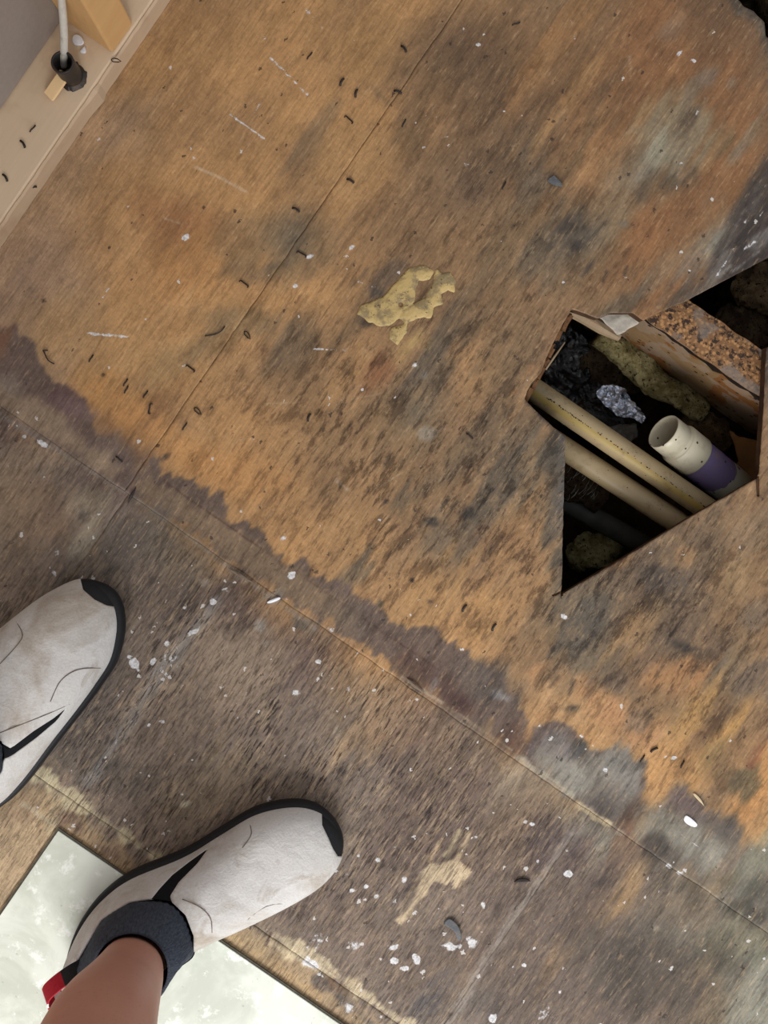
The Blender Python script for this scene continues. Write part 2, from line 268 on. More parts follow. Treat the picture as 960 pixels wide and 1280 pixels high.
# (shape, colour, strength, feather px, ragged px) ; E = ellipse cx cy rx ry angle, P = polygon, S = stroke points width
GR = -55.4                       # the grain's angle in the frame
STAINS = [
 # pale and rusty fields of the upper sheets
 ('E', (55, 330, 60, 40, GR), (160, 124, 98), .7, 30, 14), ('E', (15, 380, 40, 60, 0), (150, 118, 96), .6, 24, 12), ('E', (225, 275, 60, 22, 20), (160, 102, 56), .6, 16, 12),
 ('E', (240, 330, 60, 40, -20), (184, 122, 58), .6, 22, 12), ('E', (130, 300, 45, 60, GR), (172, 122, 76), .5, 24, 12), ('E', (120, 430, 90, 50, 20), (178, 130, 78), .6, 24, 14),
 ('E', (145, 165, 12, 60, 30), (150, 116, 88), .5, 10, 8), ('E', (190, 130, 50, 12, -50), (158, 122, 92), .5, 10, 8), ('E', (215, 70, 40, 60, 30), (176, 124, 70), .6, 20, 12),
 ('E', (140, 500, 60, 26, 35), (184, 122, 56), .8, 16, 10), ('E', (260, 580, 70, 22, 28), (184, 122, 58), .85, 16, 10), ('E', (330, 600, 50, 26, 20), (178, 120, 62), .7, 16, 10),
 ('E', (385, 170, 40, 14, GR), (120, 96, 74), .6, 12, 12), ('E', (300, 300, 34, 30, 0), (124, 100, 74), .45, 16, 12), ('E', (330, 340, 34, 10, 0), (110, 90, 70), .5, 10, 10),
 ('E', (300, 400, 60, 10, 5), (128, 104, 74), .5, 12, 10), ('E', (360, 430, 26, 40, 30), (112, 92, 72), .6, 12, 14), ('E', (220, 450, 60, 18, -30), (134, 106, 70), .5, 16, 12),
 ('E', (290, 60, 50, 30, -30), (166, 118, 70), .5, 20, 12), ('E', (460, 60, 50, 40, -40), (170, 120, 64), .5, 20, 12), ('E', (440, 200, 40, 60, 30), (162, 118, 70), .5, 20, 12),
 ('E', (590, 100, 60, 80, 20), (112, 80, 54), .6, 30, 20), ('E', (520, 180, 36, 14, GR), (108, 82, 58), .6, 10, 14), ('E', (640, 190, 40, 50, 20), (112, 84, 60), .6, 20, 16),
 ('E', (700, 60, 26, 90, 34), (160, 106, 54), .6, 16, 16), ('E', (740, 130, 16, 90, 34), (158, 104, 54), .6, 12, 14), ('E', (670, 130, 12, 70, 34), (116, 82, 54), .6, 10, 12),
 ('E', (760, 100, 10, 90, 34), (112, 76, 48), .5, 8, 12), ('E', (900, 30, 50, 46, 30), (108, 72, 44), .7, 24, 16), ('E', (930, 80, 20, 60, 34), (128, 82, 46), .5, 16, 14),
 ('E', (750, 200, 40, 30, -50), (160, 104, 54), .5, 20, 14), ('E', (850, 170, 50, 46, -40), (134, 122, 100), .75, 20, 18), ('E', (820, 185, 7, 24, 10), (156, 148, 126), .6, 5, 6),
 ('E', (882, 105, 20, 10, -50), (110, 90, 74), .6, 8, 8), ('E', (862, 148, 8, 14, 30), (84, 66, 52), .7, 6, 8), ('E', (835, 232, 28, 11, -10), (84, 72, 58), .8, 8, 12), ('E', (905, 185, 14, 22, 34), (104, 84, 58), .6, 8, 10),
 ('E', (840, 285, 60, 36, -38), (134, 82, 42), .85, 20, 14), ('E', (912, 250, 12, 40, 34), (134, 84, 42), .8, 10, 8), ('E', (780, 320, 50, 20, -50), (138, 86, 46), .6, 14, 14), ('E', (745, 330, 20, 40, 34), (116, 84, 54), .5, 12, 12),
 ('E', (925, 190, 9, 46, 34), (134, 124, 110), .55, 8, 10), ('E', (715, 300, 34, 24, -20), (84, 74, 64), .8, 14, 16), ('E', (718, 306, 10, 7, 0), (58, 50, 46), .8, 5, 5), ('E', (680, 330, 26, 34, 30), (104, 88, 72), .6, 14, 14),
 ('E', (660, 225, 24, 40, 34), (96, 84, 72), .7, 14, 16), ('E', (706, 282, 8, 10, 30), (70, 60, 52), .6, 5, 5), ('E', (640, 300, 26, 50, 34), (120, 94, 66), .5, 16, 16),
 ('E', (798, 240, 26, 10, -40), (112, 78, 50), .6, 8, 10), ('E', (560, 330, 34, 60, 34), (136, 98, 62), .5, 20, 16), ('E', (490, 270, 50, 40, -40), (138, 100, 66), .6, 20, 16),
 ('E', (560, 420, 18, 80, 34), (94, 80, 66), .7, 12, 18), ('E', (545, 470, 40, 30, -40), (96, 82, 68), .65, 14, 16), ('E', (640, 450, 40, 60, 30), (112, 88, 64), .5, 20, 18), ('E', (610, 380, 24, 40, 34), (128, 92, 58), .5, 14, 14),
 ('E', (470, 470, 14, 28, 34), (140, 84, 48), .8, 8, 10), ('E', (440, 400, 16, 50, 34), (112, 88, 66), .55, 12, 14), ('E', (480, 345, 30, 14, -30), (92, 74, 62), .7, 8, 8), ('E', (475, 368, 10, 8, 0), (70, 62, 58), .7, 5, 5),
 ('E', (468, 405, 14, 6, 10), (62, 50, 46), .8, 4, 5), ('E', (505, 440, 8, 16, 34), (168, 128, 74), .7, 5, 6), ('E', (525, 425, 10, 12, 34), (172, 136, 76), .5, 5, 6),
 ('E', (700, 420, 26, 26, 0), (128, 92, 62), .5, 14, 12), ('E', (830, 345, 40, 22, -40), (112, 92, 74), .6, 14, 16), ('E', (775, 380, 30, 10, -40), (96, 84, 70), .7, 8, 10), ('E', (845, 372, 26, 10, -30), (80, 66, 56), .8, 8, 8),
 ('E', (470, 560, 60, 50, -50), (150, 108, 66), .5, 24, 18), ('E', (400, 520, 40, 60, 30), (146, 108, 70), .5, 24, 18), ('E', (430, 470, 14, 40, 34), (164, 116, 66), .5, 10, 12),
# long streaks along the grain, upper right
 ('S', ([(838, 0), (760, 112), (700, 200)], 9), (104, 74, 50), .6, 4, 8), ('S', ([(800, 0), (735, 95), (660, 205)], 7), (170, 120, 66), .55, 4, 8), ('S', ([(852, 20), (790, 108), (735, 190)], 6), (166, 112, 62), .55, 4, 8), ('S', ([(770, 0), (700, 100), (655, 170)], 6), (112, 80, 54), .5, 4, 8),
 ('S', ([(880, 30), (830, 100), (800, 150)], 6), (150, 102, 56), .5, 4, 8), ('S', ([(955, 60), (905, 135), (870, 190)], 5), (96, 70, 50), .6, 4, 6), ('S', ([(960, 90), (915, 150), (880, 215)], 6), (150, 98, 54), .5, 4, 6), ('S', ([(740, 150), (720, 200), (690, 240)], 8), (104, 80, 56), .6, 5, 8),
 ('E', (835, 40, 24, 18, -50), (134, 106, 88), .6, 10, 10), ('S', ([(812, 215), (800, 245)], 8), (84, 72, 60), .6, 5, 6), ('S', ([(655, 160), (618, 215)], 10), (106, 82, 60), .5, 6, 10), ('S', ([(560, 90), (500, 180)], 14), (124, 92, 62), .4, 8, 12),
 ('S', ([(700, 250), (660, 330)], 12), (92, 78, 64), .5, 7, 12), ('S', ([(520, 500), (480, 580)], 9), (98, 80, 62), .5, 5, 12), ('S', ([(430, 560), (400, 620)], 8), (104, 84, 64), .5, 5, 12), ('S', ([(640, 700), (600, 770)], 6), (98, 80, 64), .5, 4, 10), ('S', ([(760, 830), (735, 870)], 8), (96, 76, 62), .6, 5, 10),
 ('S', ([(286, 390), (240, 450)], 8), (136, 106, 74), .5, 5, 8), ('S', ([(920, 840), (880, 900)], 9), (108, 86, 66), .5, 5, 10), ('S', ([(900, 985), (870, 1030)], 7), (120, 96, 70), .5, 5, 8),
 # the grey, walked-on field in the middle
 ('E', (600, 560, 90, 26, -30), (92, 76, 60), .6, 18, 22), ('E', (620, 610, 30, 44, 20), (88, 76, 64), .75, 12, 18), ('E', (585, 640, 34, 20, 0), (92, 80, 66), .6, 12, 14), ('E', (560, 680, 34, 46, 34), (104, 88, 72), .7, 12, 18),
 ('E', (640, 670, 22, 70, 34), (158, 110, 64), .7, 12, 16), ('E', (660, 720, 26, 50, 34), (146, 104, 64), .6, 14, 16), ('E', (530, 740, 34, 60, 34), (166, 118, 66), .65, 16, 18), ('E', (600, 770, 30, 34, 34), (168, 118, 64), .7, 12, 16),
 ('E', (450, 660, 40, 60, 34), (162, 116, 68), .5, 20, 18), ('E', (500, 620, 10, 26, 34), (88, 76, 62), .6, 6, 10), ('E', (455, 695, 6, 26, 34), (66, 58, 52), .7, 4, 6), ('E', (440, 720, 24, 14, -40), (94, 84, 72), .6, 8, 10),
 ('E', (700, 640, 14, 100, 3), (84, 78, 70), .75, 8, 10), ('E', (690, 560, 22, 26, 0), (92, 82, 70), .7, 10, 12), ('E', (730, 780, 34, 44, 30), (82, 74, 66), .8, 12, 16), ('E', (680, 760, 24, 34, 34), (112, 92, 72), .5, 12, 12),
 ('E', (830, 700, 80, 40, -30), (100, 82, 66), .6, 20, 20), ('E', (815, 720, 30, 16, 20), (78, 68, 62), .75, 10, 14), ('E', (850, 770, 46, 34, -30), (98, 80, 66), .6, 16, 18), ('E', (880, 820, 22, 40, 30), (100, 74, 56), .7, 12, 14),
 ('E', (865, 815, 20, 6, 25), (54, 48, 44), .9, 5, 6), ('E', (890, 826, 14, 10, 40), (62, 52, 46), .8, 5, 8), ('E', (780, 800, 40, 16, -50), (164, 120, 70), .6, 12, 14), ('E', (775, 700, 16, 10, -40), (164, 112, 62), .7, 6, 8),
 ('E', (850, 690, 12, 14, 20), (172, 120, 70), .5, 6, 8), ('E', (920, 720, 20, 26, 20), (150, 118, 80), .6, 12, 12), ('E', (935, 660, 20, 30, 10), (138, 110, 84), .6, 12, 12), ('E', (945, 770, 18, 20, 0), (104, 88, 76), .6, 10, 10),
 ('E', (840, 850, 50, 22, -15), (168, 110, 60), .8, 14, 14), ('E', (780, 900, 54, 24, 30), (176, 120, 74), .85, 14, 10), ('E', (700, 880, 50, 16, 30), (176, 130, 84), .8, 12, 12), ('E', (720, 850, 34, 14, 0), (162, 108, 62), .7, 10, 12),
 ('E', (870, 890, 12, 60, 34), (176, 126, 64), .8, 8, 10), ('E', (905, 920, 12, 60, 34), (190, 134, 62), .85, 8, 10), ('E', (940, 990, 16, 60, 30), (186, 122, 58), .8, 12, 10), ('E', (845, 970, 34, 40, 34), (180, 124, 66), .8, 14, 12),
 ('E', (925, 975, 20, 18, 0), (104, 90, 66), .8, 8, 10), ('E', (895, 940, 12, 26, 34), (110, 88, 58), .6, 8, 10), ('E', (770, 855, 30, 14, 20), (94, 78, 68), .7, 10, 12), ('E', (800, 900, 18, 10, 40), (140, 118, 104), .5, 8, 8), ('E', (815, 880, 34, 22, 0), (116, 90, 64), .55, 12, 12),
 ('E', (940, 850, 30, 20, 0), (88, 76, 70), .7, 12, 14), ('E', (920, 880, 10, 36, 34), (112, 90, 72), .5, 8, 10), ('S', ([(962, 895), (948, 925), (936, 955)], 9), (118, 60, 38), .75, 5, 5),
 ('E', (715, 885, 9, 5, 0), (64, 56, 48), .8, 4, 4),
 # purple brown water stain with its combed edge
 ('P', [(-60, 402), (0, 408), (22, 411), (40, 424), (47, 448), (60, 468), (84, 484), (108, 500), (118, 528), (132, 545), (150, 560), (160, 580), (166, 604), (160, 622), (80, 566), (0, 520), (-60, 486)], (100, 80, 74), .93, 4, 6),
 ('E', (-2, 430, 12, 22, 20), (126, 78, 52), .7, 8, 6), ('E', (85, 500, 26, 14, 35), (92, 64, 66), .7, 8, 8), ('E', (105, 515, 30, 9, 25), (130, 104, 104), .4, 6, 8), ('E', (135, 560, 24, 18, 35), (104, 86, 78), .6, 8, 8),
 ('P', [(-60, 470), (0, 480), (60, 512), (110, 548), (150, 588), (140, 600), (70, 555), (0, 508), (-60, 490)], (150, 124, 100), .8, 9, 8), ('E', (10, 480, 18, 12, 30), (134, 118, 106), .6, 8, 6),
 ('P', [(150, 600), (176, 590), (190, 566), (196, 592), (214, 588), (232, 606), (256, 608), (266, 616), (283, 632), (286, 648), (312, 656), (330, 666), (336, 684), (356, 692), (362, 704), (380, 706), (388, 720), (430, 728), (470, 756), (500, 780), (540, 788), (572, 804), (600, 832), (640, 866), (668, 900), (662, 950), (600, 900), (545, 862), (440, 798), (370, 756), (280, 690), (190, 632)], (98, 79, 71), .95, 4, 11),
 ('P', [(166, 606), (186, 600), (260, 640), (330, 684), (400, 734), (450, 768), (440, 792), (370, 752), (280, 690), (190, 628)], (128, 102, 78), .85, 8, 5),
 ('E', (545, 852, 34, 16, 34), (80, 54, 48), .8, 10, 8), ('E', (575, 882, 14, 9, 30), (64, 36, 36), .8, 6, 6), ('E', (512, 838, 22, 10, 34), (84, 58, 48), .7, 6, 6), ('E', (645, 925, 20, 26, 20), (84, 56, 46), .8, 10, 8),
 ('E', (610, 850, 40, 22, 30), (90, 78, 72), .7, 12, 10), ('E', (440, 770, 30, 18, 30), (92, 78, 70), .6, 10, 8),
 ('S', ([(205, 602), (280, 654), (370, 714), (440, 762), (546, 836)], 1.6), (74, 48, 40), .7, 1.2, .8),
 # grey haze over the joint
 ('P', [(662, 905), (684, 899), (718, 914), (738, 936), (768, 944), (788, 942), (803, 958), (806, 984), (792, 1012), (770, 1030), (735, 1012), (700, 985), (656, 950)], (92, 78, 76), .9, 5, 7),
 ('E', (740, 975, 60, 30, 35), (138, 132, 120), .8, 14, 14), ('E', (705, 970, 30, 16, 35), (154, 150, 139), .45, 8, 10), ('E', (700, 960, 26, 14, 35), (139, 134, 124), .8, 8, 10), ('E', (778, 965, 22, 26, 20), (134, 130, 122), .8, 8, 8), ('E', (725, 938, 12, 12, 0), (64, 64, 62), .8, 6, 6), ('E', (700, 935, 20, 10, 30), (120, 110, 108), .7, 8, 8),
 ('E', (790, 1022, 26, 12, -50), (84, 58, 46), .8, 8, 6), ('P', [(800, 1010), (822, 1000), (850, 985), (872, 1000), (890, 1020), (920, 1040), (950, 1060), (1000, 1040), (1000, 1200), (940, 1150), (880, 1110), (800, 1050)], (108, 98, 90), .85, 10, 12),
 ('E', (870, 1060, 40, 26, 30), (138, 134, 122), .8, 14, 14), ('E', (822, 1030, 20, 26, -50), (130, 124, 110), .6, 8, 10), ('E', (860, 1006, 26, 10, 30), (98, 78, 80), .7, 8, 8), ('E', (905, 1035, 26, 12, 30), (84, 76, 72), .7, 10, 8), ('E', (905, 1100, 20, 14, 0), (104, 88, 66), .7, 8, 8),
 ('E', (945, 1080, 20, 60, 34), (124, 126, 108), .6, 12, 14), ('E', (930, 1140, 34, 16, 10), (66, 62, 54), .85, 8, 12), ('E', (950, 1115, 26, 20, 0), (80, 76, 66), .6, 10, 10),
 # the lower sheets
 ('E', (140, 690, 70, 40, -30), (90, 80, 74), .75, 26, 14), ('E', (215, 690, 60, 26, 34), (98, 90, 82), .55, 20, 12), ('E', (40, 640, 60, 46, 30), (128, 98, 76), .6, 22, 14), ('E', (110, 632, 24, 20, 0), (150, 134, 112), .6, 12, 10),
 ('E', (104, 646, 5, 10, 10), (66, 60, 56), .7, 4, 4), ('E', (105, 680, 24, 12, -45), (172, 160, 138), .55, 8, 12), ('E', (68, 690, 8, 7, 0), (196, 190, 184), .7, 4, 6), ('E', (10, 700, 40, 40, 0), (112, 90, 76), .5, 20, 10),
 ('E', (90, 900, 80, 50, -50), (96, 84, 78), .7, 24, 14), ('E', (110, 960, 70, 18, 10), (84, 76, 70), .6, 14, 12), ('E', (300, 830, 60, 60, 30), (156, 132, 110), .65, 26, 18), ('E', (230, 900, 60, 40, 0), (128, 106, 90), .5, 26, 14),
 ('E', (270, 980, 60, 40, -30), (140, 118, 94), .6, 22, 14), ('E', (440, 870, 50, 34, 30), (128, 104, 82), .5, 22, 14), ('E', (440, 920, 36, 30, -20), (160, 124, 88), .6, 16, 18), ('E', (500, 900, 60, 40, 30), (150, 112, 80), .5, 22, 18), ('E', (560, 960, 60, 60, 30), (120, 94, 76), .5, 26, 18),
 ('E', (350, 900, 50, 40, 0), (110, 92, 82), .5, 26, 14), ('E', (520, 1040, 60, 70, 34), (100, 80, 72), .6, 26, 16), ('E', (640, 1030, 40, 70, 34), (122, 94, 72), .5, 20, 16), ('E', (620, 1120, 60, 60, 20), (108, 88, 78), .5, 26, 16), ('E', (700, 1060, 40, 34, 20), (82, 66, 66), .75, 16, 14),
 ('E', (750, 1010, 24, 34, 34), (74, 66, 62), .6, 12, 12), ('E', (780, 1060, 22, 30, 30), (122, 84, 60), .7, 10, 12), ('E', (820, 1060, 22, 16, 30), (60, 54, 50), .75, 8, 8), ('E', (770, 1090, 60, 40, 0), (98, 78, 68), .5, 22, 14),
 ('E', (760, 1140, 11, 50, 34), (150, 116, 80), .75, 7, 9), ('E', (785, 1120, 12, 30, 30), (150, 114, 76), .7, 8, 8), ('E', (700, 1190, 9, 60, 34), (142, 108, 76), .7, 6, 8), ('E', (745, 1180, 14, 30, 34), (104, 88, 78), .5, 8, 10), ('E', (850, 1130, 30, 14, -30), (132, 102, 78), .6, 12, 12),
 ('E', (800, 1200, 60, 40, 0), (88, 78, 70), .7, 24, 18), ('E', (850, 1160, 50, 40, 0), (100, 92, 80), .5, 22, 16), ('E', (880, 1140, 22, 22, 0), (124, 102, 84), .6, 10, 10), ('E', (840, 1240, 50, 40, 0), (104, 84, 70), .6, 26, 14), ('E', (905, 1170, 30, 14, -45), (146, 140, 116), .65, 8, 14),
 ('E', (930, 1190, 30, 30, 0), (126, 120, 100), .6, 14, 14), ('E', (945, 1250, 30, 50, 30), (148, 144, 130), .65, 14, 18), ('E', (890, 1200, 26, 12, 10), (74, 66, 58), .6, 10, 10), ('E', (915, 1225, 16, 16, 0), (100, 92, 80), .7, 8, 8), ('E', (800, 1255, 8, 14, 20), (58, 48, 42), .7, 6, 6),
 ('E', (560, 1230, 60, 30, -30), (112, 92, 78), .5, 20, 14), ('E', (535, 1250, 34, 16, -40), (78, 74, 76), .7, 10, 12), ('E', (450, 1160, 60, 40, 30), (116, 96, 84), .5, 20, 16), ('E', (600, 1260, 30, 20, 0), (88, 80, 76), .5, 10, 10),
 ('E', (800, 1215, 70, 44, 20), (80, 70, 62), .75, 20, 18), ('E', (860, 1110, 40, 16, 34), (84, 74, 62), .6, 10, 12), ('E', (900, 1185, 24, 30, 34), (78, 72, 60), .6, 10, 12), ('E', (730, 1130, 20, 50, 34), (84, 70, 66), .6, 12, 12), ('E', (650, 1240, 24, 40, 34), (92, 76, 68), .5, 12, 12), ('E', (580, 1000, 20, 50, 34), (96, 78, 72), .5, 12, 12),
 # patched joint between the two lower sheets
 ('S', ([(738, 1012), (704, 1058), (664, 1116), (640, 1150), (600, 1214), (556, 1290)], 11), (150, 138, 128), .62, 4, 3),
 # strip beside the tile
 ('P', [(-40, 1000), (60, 985), (180, 1074), (340, 1180), (560, 1330), (380, 1330), (130, 1120), (60, 1060), (-40, 1180)], (166, 134, 96), .75, 8, 10),
 ('P', [(-60, 1010), (50, 1010), (70, 1045), (0, 1150), (-60, 1220)], (176, 146, 112), .85, 10, 8), ('E', (45, 960, 22, 30, 34), (120, 98, 78), .5, 12, 10), ('E', (20, 1010, 26, 14, 30), (128, 100, 76), .5, 8, 12),
 ('E', (90, 1030, 26, 10, 34), (116, 88, 74), .8, 6, 8), ('E', (130, 1060, 26, 9, 34), (120, 92, 80), .8, 6, 8), ('S', ([(88, 1040), (130, 1072), (200, 1118), (300, 1180)], 8), (180, 146, 100), .7, 5, 6),
 ('S', ([(25, 960), (60, 972), (92, 1000), (130, 1026), (180, 1062), (210, 1086)], 13), (196, 180, 144), .82, 4, 9), ('S', ([(72, 990), (60, 1022), (66, 1036)], 10), (186, 166, 128), .7, 5, 7), ('S', ([(30, 1006), (68, 1032)], 5), (176, 160, 134), .7, 3, 4),
 ('S', ([(350, 1172), (400, 1206), (440, 1232), (480, 1262), (520, 1290)], 15), (206, 184, 148), .86, 3, 9), ('S', ([(340, 1178), (365, 1196)], 10), (206, 182, 144), .8, 3, 5), ('E', (390, 1205, 10, 5, 20), (190, 176, 170), .7, 3, 5), ('E', (395, 1180, 26, 10, -40), (190, 180, 164), .5, 6, 10),
 ('E', (418, 1232, 14, 9, 20), (110, 72, 44), .85, 5, 8), ('S', ([(398, 1225), (430, 1252), (470, 1285)], 12), (84, 76, 74), .75, 5, 8), ('E', (437, 1262, 12, 6, 40), (188, 186, 190), .7, 3, 6), ('S', ([(310, 1186), (350, 1212), (400, 1250)], 8), (178, 142, 98), .8, 4, 5),
 ('S', ([(338, 1166), (333, 1182)], 4), (88, 60, 54), .9, 1, 1), ('S', ([(402, 1207), (430, 1226)], 3), (120, 100, 84), .5, 2, 2),
 # bare pale veneer patch
 ('P', [(493, 1150), (503, 1126), (514, 1106), (526, 1090), (540, 1080), (556, 1078), (570, 1074), (590, 1090), (584, 1098), (572, 1110), (566, 1112), (566, 1100), (556, 1106), (545, 1102), (534, 1116), (516, 1138), (500, 1157)], (194, 168, 134), .95, 1.6, 3),
 ('S', ([(537, 1075), (546, 1060), (553, 1049)], 5), (178, 148, 114), .9, 1.5, 2), ('S', ([(556, 1070), (566, 1056), (574, 1038)], 4), (176, 158, 122), .85, 1.5, 2), ('S', ([(572, 1074), (580, 1056), (586, 1040)], 5), (182, 156, 124), .9, 1.5, 2), ('S', ([(557, 1136), (566, 1122)], 3), (172, 140, 112), .6, 1.5, 2),
 ('E', (512, 1112, 22, 6, -57), (66, 52, 52), .6, 4, 5),
 # dark spots
 ('E', (539, 652, 10, 6, 15), (62, 54, 48), .95, 3, 3), ('E', (586, 642, 10, 8, 0), (64, 56, 50), .9, 3, 3), ('E', (483, 627, 3, 3, 0), (58, 50, 46), .9, 1.5, 1), ('E', (515, 725, 2.6, 2.6, 0), (50, 40, 38), .9, 1, 1), ('E', (538, 752, 4, 2.4, 0), (84, 62, 50), .8, 1.5, 1),
 ('E', (475, 754, 4, 5, 0), (72, 66, 58), .8, 2, 2), ('E', (129, 468, 2.6, 2.6, 0), (60, 40, 32), .9, 1, 1), ('E', (55, 376, 2, 2, 0), (60, 44, 36), .9, 1, 1), ('E', (208, 571, 6, 3, -30), (78, 64, 58), .8, 3, 2), ('E', (64, 80, 3, 3, 0), (60, 44, 36), .9, 1, 1),
 ('E', (375, 780, 12, 7, 30), (72, 66, 60), .7, 5, 6), ('E', (385, 782, 22, 10, 30), (88, 78, 70), .5, 6, 8), ('E', (357, 330, 16, 5, -15), (88, 76, 62), .7, 5, 5), ('E', (475, 120, 14, 5, 50), (100, 80, 62), .5, 5, 5),
 ('S', ([(758, 340), (754, 352)], 3), (52, 44, 40), .8, 2, 1.5), ('S', ([(784, 333), (780, 345)], 3), (56, 48, 42), .8, 2, 1.5), ('S', ([(718, 850), (711, 868)], 3.4), (64, 50, 42), .85, 2, 1.5), ('S', ([(699, 845), (687, 860)], 3), (64, 50, 42), .8, 2, 1.5),
 ('E', (738, 330, 3, 12, 34), (60, 54, 50), .6, 3, 3),
 # dark scuffed corner by the opening
 ('P', [(1010, 120), (962, 190), (932, 228), (908, 272), (893, 318), (882, 352), (862, 378), (1000, 320), (1060, 200)], (60, 51, 48), .93, 6, 7),
 ('S', ([(958, 205), (932, 245)], 2), (150, 146, 144), .6, 2, 2), ('S', ([(962, 222), (940, 262)], 2.4), (152, 148, 146), .6, 2, 2), ('S', ([(944, 250), (905, 318)], 1.6), (146, 142, 140), .6, 2, 2), ('S', ([(930, 262), (896, 330)], 1.6), (144, 140, 138), .5, 2, 2),
 ('S', ([(955, 262), (948, 276)], 3), (150, 146, 144), .6, 2, 3), ('S', ([(925, 300), (890, 352)], 2.4), (150, 146, 142), .6, 2, 3), ('S', ([(914, 332), (884, 358)], 3.4), (146, 142, 136), .6, 2, 3), ('S', ([(956, 292), (930, 312)], 4), (148, 144, 140), .6, 2, 3), ('E', (944, 300, 14, 7, -30), (128, 122, 118), .6, 4, 5), ('S', ([(958, 215), (930, 262)], 8), (120, 114, 110), .5, 4, 5), ('S', ([(912, 320), (880, 362)], 9), (124, 118, 112), .55, 4, 5), ('E', (934, 275, 5, 9, 34), (146, 142, 140), .5, 3, 4), ('S', ([(948, 315), (915, 340)], 2), (144, 140, 136), .6, 2, 2),
 ('P', [(960, 150), (964, 200), (905, 320), (880, 350), (890, 310), (915, 250), (940, 200)], (104, 92, 82), .25, 8, 8),
 ('E', (880, 362, 20, 5, -30), (112, 92, 76), .6, 4, 5),
 ('P', [(905, -60), (906, 0), (922, 14), (940, 30), (948, 48), (952, 70), (975, 70), (1010, -60)], (76, 66, 56), .8, 6, 6), ('S', ([(925, 18), (940, 24), (950, 30), (954, 44)], 4), (112, 100, 86), .6, 2, 3),
 # edges of the sawn opening
 ('S', ([(655, 497), (664, 477), (688, 432), (712, 388)], 4), (134, 94, 62), .6, 2, 3), ('S', ([(640, 494), (652, 475), (664, 458)], 4), (172, 116, 66), .7, 3, 3), ('S', ([(704, 738), (790, 688), (860, 645), (940, 598)], 6), (112, 78, 56), .6, 4, 3), ('S', ([(660, 503), (690, 536), (704, 548)], 5), (72, 58, 50), .7, 4, 3),
 ('S', ([(740, 740), (742, 810)], 1.5), (130, 116, 100), .5, 1, .5), ('E', (706, 600, 8, 50, 3), (92, 88, 86), .6, 6, 5),
 # white paint, plaster and scratches
 ('S', ([(338, 73), (360, 93), (384, 118)], 2.8), (206, 190, 172), .75, 2, .6), ('S', ([(288, 143), (306, 156), (330, 173)], 2.6), (206, 190, 172), .75, 2, .6), ('S', ([(245, 209), (275, 222), (308, 240)], 2.2), (204, 184, 160), .7, 2, .6),
 ('S', ([(379, 6), (390, 20), (402, 33)], 4), (196, 182, 168), .55, 3, 1), ('S', ([(713, 24), (718, 44), (720, 68)], 2.4), (192, 176, 160), .6, 2, .8), ('S', ([(787, 70), (789, 100)], 2), (176, 158, 132), .45, 2, .8), ('S', ([(108, 416), (122, 418), (160, 421)], 2.6), (210, 198, 182), .7, 2.4, .6), ('S', ([(391, 436), (432, 438)], 1.4), (204, 190, 168), .8, 1, .3),
 ('S', ([(140, 353), (128, 373)], 1.5), (200, 186, 168), .7, 1, .3), ('S', ([(470, 611), (502, 591)], 1.1), (196, 176, 142), .7, 1, .3), ('S', ([(205, 273), (225, 279)], 1.6), (196, 178, 156), .6, 1.5, .5), ('S', ([(292, 551), (318, 549)], 2), (196, 182, 162), .6, 1.5, .6), ('S', ([(446, 351), (470, 360)], 2.2), (176, 164, 150), .6, 2, .8),
 ('S', ([(330, 505), (375, 503)], 1.1), (190, 168, 140), .5, 1, .3), ('S', ([(440, 499), (480, 492)], 1), (182, 160, 130), .5, 1, .3), ('S', ([(326, 128), (318, 144)], 3), (196, 184, 172), .6, 2, 1), ('S', ([(420, 600), (434, 612)], 3), (172, 154, 138), .6, 2, 1),
 ('E', (232, 297, 5, 3.4, -30), (226, 222, 226), .95, 1.4, 1.6), ('E', (439, 309, 6, 2.6, -40), (190, 192, 198), .9, 1.6, 1.4), ('E', (387, 321, 5, 2, -30), (210, 210, 206), .9, 1, 1), ('E', (335, 344, 5, 1.6, -30), (196, 184, 168), .8, 1, 1), ('E', (369, 358, 4, 3, 0), (176, 168, 160), .6, 2, 2),
 ('E', (605, 43, 2, 3.4, 20), (214, 214, 214), .9, 1, 1), ('E', (598, 56, 3, 2, 0), (196, 196, 196), .8, 1, 1), ('E', (584, 206, 4, 3, 0), (180, 174, 176), .7, 2, 2), ('E', (532, 145, 1.6, 1.8, 0), (214, 204, 196), .9, 1, .5), ('E', (546, 146, 1.6, 1.8, 0), (206, 196, 190), .9, 1, .5), ('E', (557, 171, 2.4, 1.6, 0), (196, 188, 182), .8, 1, 1),
 ('E', (529, 184, 3, 2, 0), (180, 172, 166), .7, 1.5, 1), ('E', (630, 139, 3, 1.6, 0), (184, 178, 170), .7, 1, 1), ('E', (626, 302, 3, 2, 0), (196, 190, 188), .7, 1.4, 1), ('E', (477, 249, 3, 2, 0), (186, 170, 156), .6, 1.4, 1), ('E', (518, 455, 5, 8, -30), (160, 156, 150), .75, 3, 4), ('E', (530, 470, 5, 5, 0), (150, 144, 136), .5, 3, 4),
 ('E', (533, 541, 8, 6, 0), (150, 142, 132), .6, 4, 5), ('E', (453, 487, 2.4, 3, 0), (180, 168, 158), .7, 1.4, 1), ('E', (867, 76, 4, 3, 20), (188, 180, 172), .85, 2, 1.6), ('E', (849, 68, 7, 2, -40), (170, 158, 144), .7, 2, 2), ('E', (826, 80, 5, 2, -30), (170, 156, 140), .6, 2, 2), ('E', (872, 140, 2, 8, 15), (190, 176, 152), .6, 2, 1.5),
